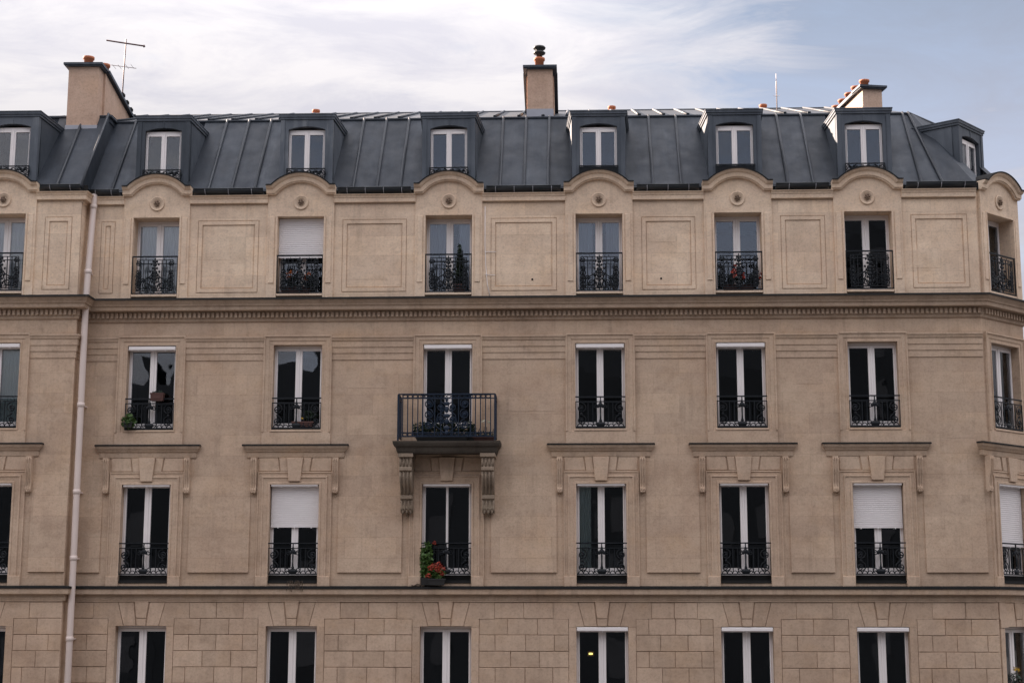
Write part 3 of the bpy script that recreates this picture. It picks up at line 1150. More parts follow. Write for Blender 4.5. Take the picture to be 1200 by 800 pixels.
def seam(frame, x0, x1, t0=0.0, t1=.985):
    q = MB()
    a, b_ = slope_pt(frame, x0, t0, .012), slope_pt(frame, x1, t1, .012)
    rows = []
    ax = (at(frame, 1)[0] - at(frame, 0)[0])
    fw, bk = slope_pt(frame, 0, .5, .055) - slope_pt(frame, 0, .5), None
    for p in (a, b_):
        rows.append([p - ax * .034 - fw * .3, p - ax * .027 + fw * .8, p + ax * .0 + fw * 1.15, p + ax * .027 + fw * .8, p + ax * .034 - fw * .3])
    q.grid(rows, True, False, True)
    part('standing_seam', q.mesh('standing_seam', 'zinc_seam'))


def slope_run(frame, a, b, n=None):
    n = n or max(1, round((b - a) / .6))
    first = min(.5, (b - a) / n)
    cuts = [a + (b - a) * j / n for j in range(n + 1)]
    for j, (p, q_) in enumerate(zip(cuts, cuts[1:])):
        sheet(frame, p, q_, p, q_)
        if j:
            seam(frame, p, p)


DC = {2: -9.90, 3: -6.45, 4: -2.97, 5: .54, 6: 3.77, 7: 6.79}
dl = [DC[c] for c in range(2, 8)]
for a, b in zip(dl, dl[1:]):
    slope_run('main', a + DH - .02, b - DH + .02, 4 if b - a > 3.3 else 3)
slope_run('main', XW + .0, dl[0] - DH + .02, 2)
slope_run('wing', C1 + DH - .02, XW, 2)
slope_run('wing', XL, C1 - DH, 6)
# right end: the hip towards the cut-off corner.  Inset of the break line behind the wall line:
xr0 = dl[-1] + DH - .02
cuts0 = [xr0, 8.08, 8.57, 9.33]
cuts1 = [xr0, 8.08, 8.22, 8.30]
for j in range(3):
    sheet('main', cuts0[j], cuts0[j + 1], cuts1[j], cuts1[j + 1])
for j in (1, 2):
    seam('main', cuts0[j], cuts1[j], 0, .985)
E0, E1 = slope_pt('main', 9.33, 0), at('corner', LC, -.05, EZ)[0]
bc = slope_pt('main', 8.30, 1)
D8 = R(50)
be = bc + Vector((math.cos(D8), math.sin(D8), 0)) * 1.35


def corner_sheet(u0, u1, t0, t1):
    def pt(u, t_):
        return (E0 * (1 - u) + E1 * u) * (1 - t_) + (bc * (1 - u) + be * u) * t_
    A, B_, C, D = pt(u0, t0), pt(u1, t0), pt(u1, t1), pt(u0, t1)
    q = solid_quad(A, B_, C, D, (B_ - A).cross(D - A).normalized())
    part('zinc_sheet', q.mesh('zinc_sheet', 'zinc'))


corner_sheet(0, .30, 0, .80)
corner_sheet(.80, 1, 0, .80)
corner_sheet(0, 1, .80, 1)
# wing step: the raised edge of the forward roof with its upstand
q = MB()
a, b_ = slope_pt('wing', XW, -.02, .05), slope_pt('wing', XW, 1.0, .05)
c_, d_ = slope_pt('main', XW, 1.0, -.05), slope_pt('main', XW, -.02, -.05)
rows = [[p + Vector((dx, 0, 0)) for p in (a, b_, c_, d_)] for dx in (-.04, .012)]
q.grid(rows, True, False, True)
part('roof_upstand', q.mesh('roof_upstand', 'zinc'))
q = MB()
q.tube([a + Vector((-.015, -.02, 0)), b_ + Vector((-.015, -.02, 0))], .03, 6)
part('standing_seam', q.mesh('standing_seam', 'zinc_seam'))

# break moulding and upper roof
brk_main = [(XW, BY, 0), (bc.x - .06, bc.y, 0), (be.x, be.y, 0), (be + SIDE * 4).to_tuple()]
brk_main[-1] = (brk_main[-1][0], brk_main[-1][1], 0)
brk_wing = [(XL, BY - .5, 0), (XW, BY - .5, 0), (XW, BY + .1, 0)]
BP = [(-.14, 12.19), (.02, 12.19), (.04, 12.21), (.04, 12.23), (.02, 12.245), (.025, 12.32), (.065, 12.335), (.075, 12.36), (.065, 12.39), (-.14, 12.40)]
for pth in (brk_main, brk_wing):
    plan_moulding('break_moulding', BP, 'zinc', pth)
us = math.atan2(RZ - 12.39, RY - BY)
q = MB()
ULEN = math.hypot(RZ - 12.39, RY - BY) + .05
# one upper sheet with its roll; shared by all
q.box(0, .6, 0, ULEN, -.02, 0)
q.tube([(0, 0, .02), (0, ULEN, .02)], .035, 6)
q.box(-.04, .04, -.03, .03, -.02, .055)
ME_UP = q.mesh('upper_zinc_sheet', 'zinc')
x = XW
while x < 7.9:
    o = part('upper_zinc_sheet', ME_UP, 'main', x, BY - .02, 12.395)
    o.rotation_euler = (us, 0, 0)
    x += .6
q2_ = MB()
q2_.box(XL, XW, BY - .52, BY + .05, 12.36, 12.39)
part('zinc_sheet', q2_.mesh('zinc_sheet', 'zinc'))
x = XW - .6
while x > XL - .3:
    o = part('upper_zinc_sheet', ME_UP, 'main', x, BY - .02, 12.395)
    o.rotation_euler = (us, 0, 0)
    x -= .6
q = MB()
ex = 7.9
bs = be + SIDE * 9
q.face([(ex, BY, 12.38), (bc.x, bc.y, 12.38), (ex + .1, RY, RZ - .03)])
q.face([(bc.x, bc.y, 12.38), (be.x, be.y, 12.38), (ex + .1, RY, RZ - .03)])
q.face([(be.x, be.y, 12.38), (bs.x, bs.y, 12.38), (ex + .1, RY, RZ - .03)])
q.face([(XL, RY, RZ - .03), (ex + .1, RY, RZ - .03), (bs.x, 12.3, 12.2), (XL, 12.3, 12.2)])
q.face([(XL, 12.3, 12.2), (bs.x, 12.3, 12.2), (bs.x, 12.5, ZT), (XL, 12.5, ZT)])
ss, _ = at('corner', LC, 0)
q.face([(be.x, be.y, 12.38), (bs.x, bs.y, 12.38), (sb.x, sb.y, ZT), (ss.x, ss.y, ZT)])
q.face([(XL, -.5, ZT), (XL, 1.3, 12.38), (XL, RY, RZ - .03), (XL, 12.3, 12.2), (XL, 12.5, ZT)])
part('roof', q.mesh('roof', 'zinc'))
q = MB()
q.tube([(XL, RY, RZ + .0), (ex + .1, RY, RZ + .0)], .05, 6)
part('ridge_roll', q.mesh('ridge_roll', 'zinc_seam'))

# ------------------------------------------------------------------ dormers
DF = .08                                         # front of a dormer behind the wall line
DZ0, DZ1 = 10.06, 11.83
ohw, sill_z, spr = .440, 10.36, 11.59            # window opening


def slope_y(z):
    return EY + (BY - EY) * (z - EZ) / (BZ - EZ)


q = MB()
seg = arch_pts(ohw, spr, .075, 10)
outline = [(-DH, DZ0), (-ohw, DZ0), (-ohw, spr)] + seg[1:-1] + [(ohw, spr), (ohw, DZ0), (DH, DZ0), (DH, DZ1), (-DH, DZ1)]
q.prism_y(outline, DF, DF + .16)
q.box(-ohw, ohw, DF + .02, DF + .16, DZ0, sill_z)
for s in (-1, 1):
    q.box(s * (DH - .05) - .052, s * (DH - .05) + .052, DF - .018, DF + .01, DZ0, DZ1 - .01)
q.box(-.012, .012, DF - .012, DF + .01, spr + .075, DZ1)
ME_DF = q.mesh('dormer_front', 'dormer_zinc_lit')
ME_CH = {}
FL = .09                                         # the cheeks splay a little towards the back
for s in (-1, 1):
    q = MB()
    yt, yb_ = slope_y(DZ1) + .15, slope_y(DZ0) + .15

    def fx(y):
        return DH - .002 + FL * (y - DF) / (yt - DF)
    prof = [(DF + .162, DZ0), (DF + .162, DZ1), (yt, DZ1), (yb_ + .08, DZ0)]
    q.grid([[(s * fx(y), y, z) for y, z in prof], [(s * (fx(y) - .04), y, z) for y, z in prof]], True, False, True)
    ME_CH[s] = q.mesh('cheek', 'dormer_zinc_lit')
q = MB()
yt = slope_y(DZ1) + .12
cor = [(-.02, .004), (.024, .006), (.026, .055), (.046, .062), (.048, .115), (.06, .12), (.06, .14), (-.02, .14)]
q.sweep([(-DH - FL, yt, DZ1), (-DH, DF, DZ1), (DH, DF, DZ1), (DH + FL, yt, DZ1)], cor, UZ)
q.grid([[(-DH - .03, DF - .05, DZ1 + .138), (DH + .03, DF - .05, DZ1 + .138)], [(-DH - FL - .03, yt + .16, DZ1 + .155), (DH + FL + .03, yt + .16, DZ1 + .155)]])
ME_DR = q.mesh('dormer_roof', 'dormer_zinc_lit')
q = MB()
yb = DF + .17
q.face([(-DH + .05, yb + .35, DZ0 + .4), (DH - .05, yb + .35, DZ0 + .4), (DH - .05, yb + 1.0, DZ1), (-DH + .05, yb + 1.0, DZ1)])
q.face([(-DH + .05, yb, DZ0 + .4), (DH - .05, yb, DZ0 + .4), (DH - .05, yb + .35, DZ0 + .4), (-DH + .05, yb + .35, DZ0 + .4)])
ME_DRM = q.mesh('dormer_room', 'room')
WD = window_meshes('dorm', ohw * 2 - .006, 1.235, .125, DF + .10, .035)
for fr, c, i in BAYS:
    x = {1: C1, 8: C8}.get(i, DC.get(i))
    d = part('dormer', ME_DF, fr, x + (.16 if i == 8 else 0), .62 if i == 8 else 0, -.1 if i == 8 else 0)
    d.rotation_euler = (R(random.uniform(-.15, .15)), R(random.uniform(-.25, .25)), d.rotation_euler[2] + R(random.uniform(-.5, .5)))
    if i == 8:
        d.rotation_euler = (0, 0, D8)
    for s in (-1, 1):
        link('cheek', ME_CH[s], d)
    link('dormer_roof', ME_DR, d)
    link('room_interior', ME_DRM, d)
    put_window(None, 0, sill_z, WD, name='window_frame', parent=d)
    put_railing(None, 0, DF - .03, 10.37, RDP if i in (5, 6, 8) else RD, d)

# gutters
q = MB()
for fr, a, b in segs1:
    a2 = a + .10 if a != XL else a
    b2 = b - .10 if (b != XC and not (b == XW)) else b
    if a == XW:
        a2 = XW + .02
    q = MB()
    n = 8
    rows = []
    for xx in (a2, b2):
        rows.append([(xx, -.13 + .115 * math.cos(R(180 + 180 * j / n)), 10.06 + .115 * math.sin(R(180 + 180 * j / n))) for j in range(n + 1)] +
                    [(xx, -.13 + .10 * math.cos(R(360 - 180 * j / n)), 10.06 + .10 * math.sin(R(360 - 180 * j / n))) for j in range(n + 1)])
    q.grid(rows, True, True, True)
    q.tube([(a2, -.245, 10.062), (b2, -.245, 10.062)], .016, 6)
    gobj = part('gutter', q.mesh('gutter', 'gutter'), fr)
    hk = MB()
    nn = max(2, int((b2 - a2) / .42))
    for j in range(nn):
        xx = a2 + (j + .5) * (b2 - a2) / nn
        hk.tube([(xx, -.13 + .124 * math.cos(R(175 + 150 * t_ / 6)), 10.06 + .124 * math.sin(R(175 + 150 * t_ / 6))) for t_ in range(7)], .008, 4)
    link('gutter_hook', hk.mesh('gutter_hook', 'zinc_light'), gobj)
    fl = MB()
    fl.box(a2 - .1, b2 + .1, -.02, .05, 9.93, 10.10)
    part('gutter_board', fl.mesh('gutter_board', 'lead'), fr)

# drainpipe at the inner corner of the projecting wing
q = MB()
px_, py_ = XW + .17, -.16
q.tube([(px_, -.13, 10.02), (px_, py_, 9.92), (px_, py_ - .26, 7.48), (px_, py_ - .26, 7.35), (px_, py_ - .26, .4), (px_, py_ - .26, BASE_Z)], .075, 12)
dp = part('drainpipe', q.mesh('drainpipe', 'pipe'))
for z, sc in ((9.66, 0), (8.05, 0), (4.9, 0), (2.9, 0), (1.4, 0), (-.4, 0)):
    q = MB()
    yy = py_ - .26 * max(0, min(1, (9.92 - z) / 2.44))
    q.lathe([(.078, -.05), (.088, -.045), (.088, .045), (.078, .05)], (px_, yy, z), 12)
    q.box(px_ - .02, px_ + .02, yy, .0, z - .015, z + .015)
    link('pipe_collar', q.mesh('pipe_collar', 'pipe'), dp)

# thin cable on the wall beside the fourth column
q = MB()
cxx = CX[4] + .855
q.tube([(cxx, -.062, 9.62), (cxx + .0, -.062, 8.7), (cxx + .02, -.062, 8.2), (cxx + .06, -.062, 7.75), (cxx + .12, -.062, 7.46)], .009, 5)
q.tube([(cxx, -.062, 8.52), (cxx + .26, -.062, 8.52)], .007, 4)
q.tube([(cxx, -.062, 7.98), (cxx + .24, -.062, 7.96)], .007, 4)
part('cable', q.mesh('cable', 'white'))
q = MB()
q.lathe([(.001, 0), (.028, 0), (.024, .012), (.001, .014)], (0, 0, 0), 10, 'y')
ME_VENT = q.mesh('wall_vent', 'lead')
for x in (-1.02, 1.98):
    part('wall_vent', ME_VENT, 'main', x, -.031, 7.86)

# ------------------------------------------------------------------ balcony on the fourth column
q = MB()
BX, BP_ = CX[4] + .035, .72
q.sweep([(BX - 1.13, .02, 0), (BX - 1.13, -BP_ + .1, 0), (BX + 1.13, -BP_ + .1, 0), (BX + 1.13, .02, 0)],
        [(-.3, 3.74), (-.02, 3.74), (.0, 3.78), (.02, 3.86), (.06, 3.90), (.085, 3.96), (.09, 4.01), (-.3, 4.02)], UZ)
q.box(BX - 1.10, BX + 1.10, -BP_ + .13, .02, 3.77, 4.012)
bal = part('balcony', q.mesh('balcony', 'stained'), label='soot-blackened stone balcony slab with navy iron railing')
# consoles
prof = [(.0, 3.74), (-.60, 3.74), (-.60, 3.66), (-.56, 3.64), (-.56, 3.45), (-.58, 3.42), (-.58, 3.36), (-.52, 3.33), (-.50, 3.20), (-.42, 3.05), (-.30, 2.93), (-.26, 2.83), (-.30, 2.80), (-.30, 2.74),
        (-.24, 2.71), (-.22, 2.60), (-.24, 2.52), (-.20, 2.44), (-.10, 2.42), (.0, 2.48)]
for s in (-1, 1):
    q = MB()
    q.prism_x(prof, -.14, .14)
    for dx in (-.12, -.04, .04, .12):
        q.tube([(dx, y - .004, z) for y, z in prof[3:5]], .025, 5)
        q.tube([(dx, y - .004, z) for y, z in prof[7:12]], .026, 5)
        q.tube([(dx, y - .004, z) for y, z in prof[14:18]], .022, 5)
    q.box(-.17, .17, -.63, .0, 3.66, 3.738)
    for dx in (-.09, 0, .09):
        q.ball((dx, -.18, 2.45), .04, .06, .06, 6)
    q.ball((0, -.05, 2.38), .04, .04, .05, 6)
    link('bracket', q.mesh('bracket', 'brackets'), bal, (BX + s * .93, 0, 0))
yr = -BP_ + .05
hb = 1.10
q = MB()
z0, z1 = 4.10, 5.09
q.box(BX - hb, BX + hb, yr - .022, yr + .022, z1 - .03, z1)
q.box(BX - hb, BX + hb, yr - .012, yr + .012, z1 - .12, z1 - .10)
q.box(BX - hb, BX + hb, yr - .012, yr + .012, z0 + .0, z0 + .02)
q.box(BX - hb, BX + hb, yr - .012, yr + .012, z0 + .09, z0 + .11)
for s in (-1, 1):
    q.box(BX + s * hb - .02, BX + s * hb + .02, yr - .02, yr + .02, 4.02, z1 - .03)
    for zz_ in (z1 - .03, z0, z1 - .12):
        q.box(BX + s * hb - .015, BX + s * hb + .015, yr + .022, -.03, zz_, zz_ + .025)
rail = link('handrail', q.mesh('handrail', 'iron_blue'), bal)
q = MB()
q.box(-.011, .011, -.011, .011, z0 + .02, z1 - .03)
ME_BAL = q.mesh('baluster', 'iron_blue')
for s in (-1, 1):
    for j in range(5):
        link('baluster', ME_BAL, bal, (BX + s * (hb - .10 - j * .115), yr, 0))
    for j in range(6):
        link('baluster', ME_BAL, bal, (BX + s * hb, yr + .11 + j * .105, 0))
    q = MB()
    for j in range(5):
        for zc in (z1 - .065, z0 + .055):
            q.tube(ring(hb - .155 - j * .115, zc, .05, .034, 10), .009, 4, True)
    o = link('scroll_frieze', q.mesh('scroll_frieze', 'iron_blue'), bal, (BX, yr, 0), 0 if s > 0 else math.pi)
q = MB()
for x in (-.55, -.27, -.13, .13, .27, .55):
    q.box(x - .01, x + .01, -.01, .01, z0, z1 - .03)
for sx in (-1, 1):
    for x0_, zc, r_ in ((.41, 4.86, .12), (.41, 4.62, .12), (.41, 4.38, .12), (.13, 4.78, .11), (.13, 4.5, .12)):
        q.tube(spiral(sx * x0_, zc, r_, 1.5, 90, sx), .013, 4)
        q.tube(spiral(sx * x0_, zc, r_ * .6, 1.2, 270, -sx, 12), .012, 4)
        q.ball((sx * x0_, 0, zc), .035, .018, .035, 6)
    q.tube([(sx * .06, 0, 4.2), (sx * .25, 0, 4.35), (sx * .2, 0, 4.6), (sx * .06, 0, 4.7)], .013, 4)
    for j in range(6):
        q.tube(ring(sx * (.05 + j * .1), z0 + .055, .045, .034, 8), .009, 4, True)
        q.tube(ring(sx * (.05 + j * .1), z1 - .065, .045, .034, 8), .009, 4, True)
for zc, rx, rz in ((4.95, .04, .05), (4.86, .07, .05), (4.72, .05, .08), (4.58, .09, .05), (4.45, .06, .07), (4.3, .08, .06), (4.2, .05, .06)):
    q.ball((0, 0, zc), rx, .022, rz, 7)
link('ornamental_panel', q.mesh('ornamental_panel', 'iron_blue'), bal, (BX, yr, 0))

# ------------------------------------------------------------------ chimneys
def pot(r=.12, h=.30):
    q = MB()
    q.lathe([(r * .9, 0), (r * .95, h * .75), (r * 1.18, h * .8), (r * 1.2, h), (r * .95, h), (r * .9, h * .6), (.01, h * .5)], n=14)
    return q.mesh('chimney_pot', 'terracotta')


ME_POT = pot()


def chimney(x, y, rot, w_, zb_, zt_, depth, drop, wide, label):
    """front shaft, then a wider rear body whose coping falls away to the back"""
    q = MB()
    h2 = w_ / 2
    q.box(-h2, h2, 0, .45, zb_ - .6, zt_)
    q.prism_x([(.45, zb_ - .6), (.45, zt_ - .02), (depth, zt_ - drop), (depth, zb_ - .6)], -h2 - wide + .0, h2 + wide)
    c_ = part('chimney', q.mesh('chimney', 'plaster'), 'main', x, y, 0, label)
    c_.rotation_euler = (0, 0, rot)
    q = MB()
    q.box(-h2 - .08, h2 + .08, -.08, .5, zt_, zt_ + .03)
    q.box(-h2 - .11, h2 + .11, -.11, .5, zt_ + .03, zt_ + .085)
    e_ = h2 + wide + .09
    rows = [[(-e_, .5, zt_ + .08), (e_, .5, zt_ + .08), (e_, .5, zt_ + .0), (-e_, .5, zt_ + .0)],
            [(-e_, depth + .1, zt_ - drop + .08), (e_, depth + .1, zt_ - drop + .08), (e_, depth + .1, zt_ - drop), (-e_, depth + .1, zt_ - drop)]]
    q.grid(rows, True, False, True)
    link('chimney_cap', q.mesh('chimney_cap', 'dormer_zinc_lit'), c_)
    q = MB()
    q.box(-h2 - .02, h2 + .02, -.02, .3, zb_ - .3, zb_ + .15)
    link('flashing', q.mesh('flashing', 'zinc_light'), c_)
    return c_


cl_ = chimney(-12.20, .97, R(1.5), .75, 11.90, 13.56, 4.2, .55, .05, 'left chimney stack with two terracotta pots')
for yy, dx in ((.3, .02), (.75, .30)):
    link('chimney_pot', ME_POT, cl_, (dx, yy, 13.62 - max(0, yy - .45) * .12))
q = MB()
q.sweep([(.44, .95, 0), (.44, 2.1, 0)], [(0, 12.0), (.30, 12.0), (.28, 12.25), (.18, 12.5), (.06, 12.62), (0, 12.64)], UZ)
link('zinc_saddle', q.mesh('zinc_saddle', 'dormer_zinc_lit'), cl_)
for j in range(5):
    q = MB()
    q.box(-.05, .06, -.09, .09, 0, .07)
    link('coping_clip', q.mesh('coping_clip', 'lead'), cl_, (.47, 1.9 + j * .42, 13.56 - .14 * (1.45 + j * .42) + .08))
cc_ = chimney(-.885, 2.25, 0, .64, 12.60, 13.80, 3.0, .75, .03, 'centre chimney stack with a black cowl')
link('chimney_pot', ME_POT, cc_, (-.02, .28, 13.89))
q = MB()
q.lathe([(.075, 0), (.075, .10), (.15, .14), (.16, .17), (.10, .215), (.085, .235), (.15, .27), (.165, .30), (.14, .335), (.02, .35)], n=16)
link('cowl', q.mesh('cowl', 'dark'), cc_, (-.02, .28, 14.17))
cr_ = chimney(7.80, 4.0, R(11), .53, 13.10, 13.76, 3.6, .10, 0.0, 'right chimney stack with a row of five terracotta pots')
for j in range(5):
    link('chimney_pot', ME_POT, cr_, (-.12 if j == 0 else -.16, .22 + j * .50, 13.83 - max(0, j * .5 - .2) * .032)).scale = (.95, .95, .8)
# lone pots that show over the ridge
q = MB()
q.box(-.22, .22, -.2, .2, 13.2, 14.16)
ME_STUB = q.mesh('chimney', 'plaster')
for x in (-7.45, 1.05, 5.35):
    s_ = part('chimney', ME_STUB, 'main', x, 7.35, 0)
    link('chimney_pot', ME_POT, s_, (0, 0, 14.16), 0).scale = (.8, .8, 1.05)

# ------------------------------------------------------------------ aerials (things)
a_ = bpy.data.objects.new('tv_antenna', None)
COL.objects.link(a_)
a_.location = (-12.12, 4.0, 13.3)
thing(a_, 'rusty television aerial with crossbar standing behind the left chimney', 'antenna')
q = MB()
q.tube([(0, 0, 0), (.02, 0, 1.2), (.045, 0, 2.12)], .017, 6)
link('mast', q.mesh('mast', 'rust'), a_)
q = MB()
q.tube([(-.46, -.1, 2.06), (-.2, -.05, 2.03), (.5, .1, 1.96)], .022, 6)
q.tube([(.5, .1, 1.98), (.52, .1, 1.93)], .03, 6)
link('crossbar', q.mesh('crossbar', 'rust'), a_)
q = MB()
q.tube([(-.3, -.1, 1.36), (.33, .1, 1.33)], .008, 5)
for dx in (-.25, -.1, .1, .25):
    q.tube([(dx, -.16, 1.345), (dx, .16, 1.345)], .006, 4)
link('dipole', q.mesh('dipole', 'rust'), a_)
b_ = bpy.data.objects.new('whip_antenna', None)
COL.objects.link(b_)
b_.location = (5.50, 5.5, 13.6)
thing(b_, 'thin pale whip aerial rising from the roof ridge near the right chimney', 'antenna')
q = MB()
q.tube([(0, 0, 0), (0, 0, .9), (0, 0, .93)], .016, 6)
q.tube([(0, 0, .9), (0, 0, 1.15)], .008, 5)
link('mast', q.mesh('mast', 'pipe'), b_)
q = MB()
for dx in (-.09, .09):
    q.tube([(0, 0, .5), (dx, 0, .52)], .006, 4)
link('arm', q.mesh('arm', 'pipe'), b_)


# ------------------------------------------------------------------ curtains (things hanging inside)
def curtain(frame, c, x0, x1, z0, z1, mat, label, y=.36, folds=7, gather=0.0, group='curtains behind the windows'):
    q = MB()
    n = folds * 6
    rows = []
    for a in range(9):
        t_ = a / 8
        z = z1 + (z0 - z1) * t_
        row = []
        for j in range(n + 1):
            u = j / n
            x1g = x1 + gather * t_ * t_
            x0g = x0
            if gather < 0:
                pass
            xx = x0g + (x1g - x0g) * u
            row.append((xx, y + .022 * math.sin(u * folds * 2 * math.pi + .5 * math.sin(3 * t_)) * (.6 + .4 * t_), z))
        rows.append(row)
    q.grid(rows, False, True)
    return top('curtain', q.mesh('curtain', mat), frame, c, 0, 0, label, 'curtain', group)


curtain('main', CX[2], -.5, .02, 7.55, 9.35, 'curtain', 'white net curtain in left half of upper window right of the drainpipe')
curtain('main', CX[2], .03, .5, 7.55, 9.35, 'curtain', 'white net curtain in right half of upper window right of the drainpipe')
curtain('wing', C1, -.5, .5, 7.55, 9.35, 'curtain', 'white net curtain in upper window left of the drainpipe', folds=10)
curtain('main', CX[4], -.5, -.09, 7.55, 9.35, 'curtain_grey', 'pale drawn-back curtain left side of upper window above the balcony', gather=-.1)
curtain('main', CX[4], .22, .5, 7.55, 9.35, 'curtain_grey', 'pale drawn-back curtain right side of upper window above the balcony', folds=5)
curtain('main', CX[5], -.5, -.14, 7.55, 9.35, 'curtain_grey', 'pale curtain left side of upper window under the centre chimney', folds=6)
curtain('main', CX[5], .16, .5, 7.55, 9.35, 'curtain_grey', 'pale curtain right side of upper window under the centre chimney', folds=6)
curtain('wing', C1, .08, .5, 4.4, 6.3, 'curtain_green', 'grey green curtain in middle window left of the drainpipe', y=.245, folds=5)
curtain('main', CX[5], -.53, -.23, 1.05, 3.1, 'curtain_green', 'grey green curtain in lower window right of the balcony', y=.245, folds=5)
curtain('corner', C8, -.1, .4, 7.55, 9.35, 'curtain_green', 'dark green curtain in upper window on the cut-off corner', folds=5)


# ------------------------------------------------------------------ plants and small things
def leaves(q, c, rx, ry, rz, n, size, down=0.0):
    for _ in range(n):
        while True:
            p = Vector((random.uniform(-1, 1), random.uniform(-1, 1), random.uniform(-1, 1)))
            if p.length < 1:
                break
        p = Vector((c[0] + p.x * rx, c[1] + p.y * ry, c[2] + p.z * rz))
        d = Vector((random.gauss(0, 1), random.gauss(0, 1), random.gauss(0, .7) - down)).normalized()
        s_ = d.cross(Vector((random.gauss(0, 1), random.gauss(0, 1), random.gauss(0, 1)))).normalized()
        sz = size * random.uniform(.6, 1.25)
        q.face([p - d * sz, p + s_ * sz * .5, p + d * sz, p - s_ * sz * .5])


def plant(name, frame, x, y, z, label, cat, group, parts):
    l, a = at(frame, x, y, z)
    o = link(name, None, None, l, a)
    thing(o, label, cat, group)
    for pname, q, mat in parts:
        link(pname, q.mesh(pname, mat), o)
    return o


def tub(w_, d_, h_, taper=.85):
    q = MB()
    a, b = w_ / 2, d_ / 2
    q.grid([[(-a * taper, -b * taper, 0), (a * taper, -b * taper, 0), (a * taper, b * taper, 0), (-a * taper, b * taper, 0)],
            [(-a, -b, h_), (a, -b, h_), (a, b, h_), (-a, b, h_)]], True, False, True)
    q.box(-a - .008, a + .008, -b - .008, b + .008, h_ - .03, h_ + .004)
    return q


def flowers(lc, fl, mat, leafmat='leaf', tubsize=(.3, .2, .16), n=160, size=.04, tubmat='brown_box', fsize=.03, fn=22):
    ps = [('planter', tub(*tubsize), tubmat)]
    q = MB()
    for c, r_ in lc:
        leaves(q, c, r_[0], r_[1], r_[2], n, size)
    ps.append(('foliage', q, leafmat))
    q = MB()
    for c, r_ in fl:
        leaves(q, c, r_, r_ * .7, r_, fn, fsize)
    ps.append(('blossom', q, mat))
    return ps


GP = 'plants at the windows'
plant('potted_geranium', 'main', CX[3] - .12, .09, 7.55, 'orange flowers behind the upper railing under the half-closed shutter', 'potted plant', GP,
      flowers([((0, 0, .33), (.22, .09, .18)), ((.34, 0, .3), (.16, .09, .18))], [((-.17, -.05, .47), .07), ((-.1, -.06, .54), .05), ((-.15, -.05, .40), .05), ((.08, -.05, .53), .06), ((.2, -.06, .45), .07), ((.33, -.05, .5), .05), ((.24, -.05, .38), .05)], 'orange', 'leaf_dark', (.7, .2, .18), fsize=.028, fn=26))
plant('potted_geranium', 'main', CX[6] + .0, .07, 7.55, 'red geraniums behind the upper railing, two windows right of the centre chimney', 'potted plant', GP,
      flowers([((-.05, 0, .3), (.2, .09, .16)), ((.36, 0, .26), (.12, .09, .18))], [((-.1, -.14, .5), .05), ((-.13, -.14, .44), .06), ((-.1, -.14, .36), .05), ((-.08, -.14, .6), .035), ((.1, -.14, .37), .05), ((.11, -.14, .3), .03), ((.5, -.10, .4), .045), ((.49, -.1, .31), .035)], 'red', 'leaf_dark', (.75, .2, .16)))
q1, q2 = tub(.26, .24, .24), MB()
for j in range(9):
    t_ = j / 8
    leaves(q2, (0, 0, .28 + .86 * t_), .12 * (1 - t_) + .03, .11 * (1 - t_) + .03, .09, int(70 * (1 - t_ * .7)), .05)
q3 = MB()
q3.tube([(0, 0, .2), (0, 0, 1.0)], [.02, .008], 6)
plant('potted_conifer', 'main', CX[4] + .25, .06, 7.52, 'small pointed dark conifer behind the upper railing above the balcony', 'potted plant', GP,
      [('planter', q1, 'brown_box'), ('foliage', q2, 'leaf_dark'), ('stem', q3, 'leaf_dry')])
plant('potted_plant', 'main', CX[2] - .45, -.14, 4.40, 'bright green leafy plant at the left foot of the middle railing beside the drainpipe', 'potted plant', GP,
      [('planter', tub(.2, .16, .12), 'dark')] + [('foliage', (lambda q: (leaves(q, (0, 0, .15), .17, .12, .17, 260, .045), q)[1])(MB()), 'leaf')])
q = tub(.30, .16, .18, .94)
q.box(-.1, .1, -.09, -.078, .05, .13)
plant('planter_box', 'main', CX[2] + .18, -.06, 5.03, 'reddish brown planter box hung on the middle railing beside the drainpipe', 'planter', None,
      [('planter', q, 'brown_box')] + [('foliage', (lambda q: (leaves(q, (0, 0, .2), .13, .07, .05, 60, .03), q)[1])(MB()), 'leaf_dark')])
plant('potted_plant', 'main', CX[3] + .15, .03, 4.42, 'dark leafy plant with one yellow flower behind the middle railing left of the balcony', 'potted plant', GP,
      flowers([((.15, 0, .26), (.18, .08, .16))], [((-.0, -.05, .2), .03)], 'yellow', 'leaf_dark', (.5, .16, .12), fsize=.022, fn=14))
# the tall green climber and red geraniums under the balcony
q2, q3, q4 = MB(), MB(), MB()
leaves(q2, (0, 0, .55), .15, .1, .44, 430, .05)
leaves(q2, (.03, 0, .85), .1, .08, .1, 60, .04)
leaves(q2, (.12, -.02, .25), .26, .1, .22, 330, .05)
leaves(q4, (.17, -.06, .95), .05, .04, .04, 26, .025)
q3.tube([(0, 0, .1), (.02, .01, .5), (-.01, 0, .9)], .012, 5)
plant('climbing_plant', 'main', CX[4] - .44, -.10, .80, 'tall bright green climber on the left of the railing below the balcony', 'potted plant', GP,
      [('planter', tub(.24, .18, .16), 'dark'), ('foliage', q2, 'leaf'), ('stem', q3, 'leaf_dry'), ('blossom', q4, 'red')])
plant('potted_geranium', 'main', CX[4] - .20, -.17, .80, 'large red geranium beside the climber on the railing below the balcony', 'potted plant', GP,
      flowers([((0, 0, .28), (.22, .1, .16))], [((-.05, -.08, .42), .08), ((.06, -.08, .44), .08), ((.12, -.08, .35), .08), ((.02, -.09, .36), .07), ((-.13, -.08, .38), .07), ((.13, -.08, .26), .06), ((-.18, -.08, .2), .07)], 'red', 'leaf', (.4, .18, .14), n=170, tubmat='dark', fn=34))
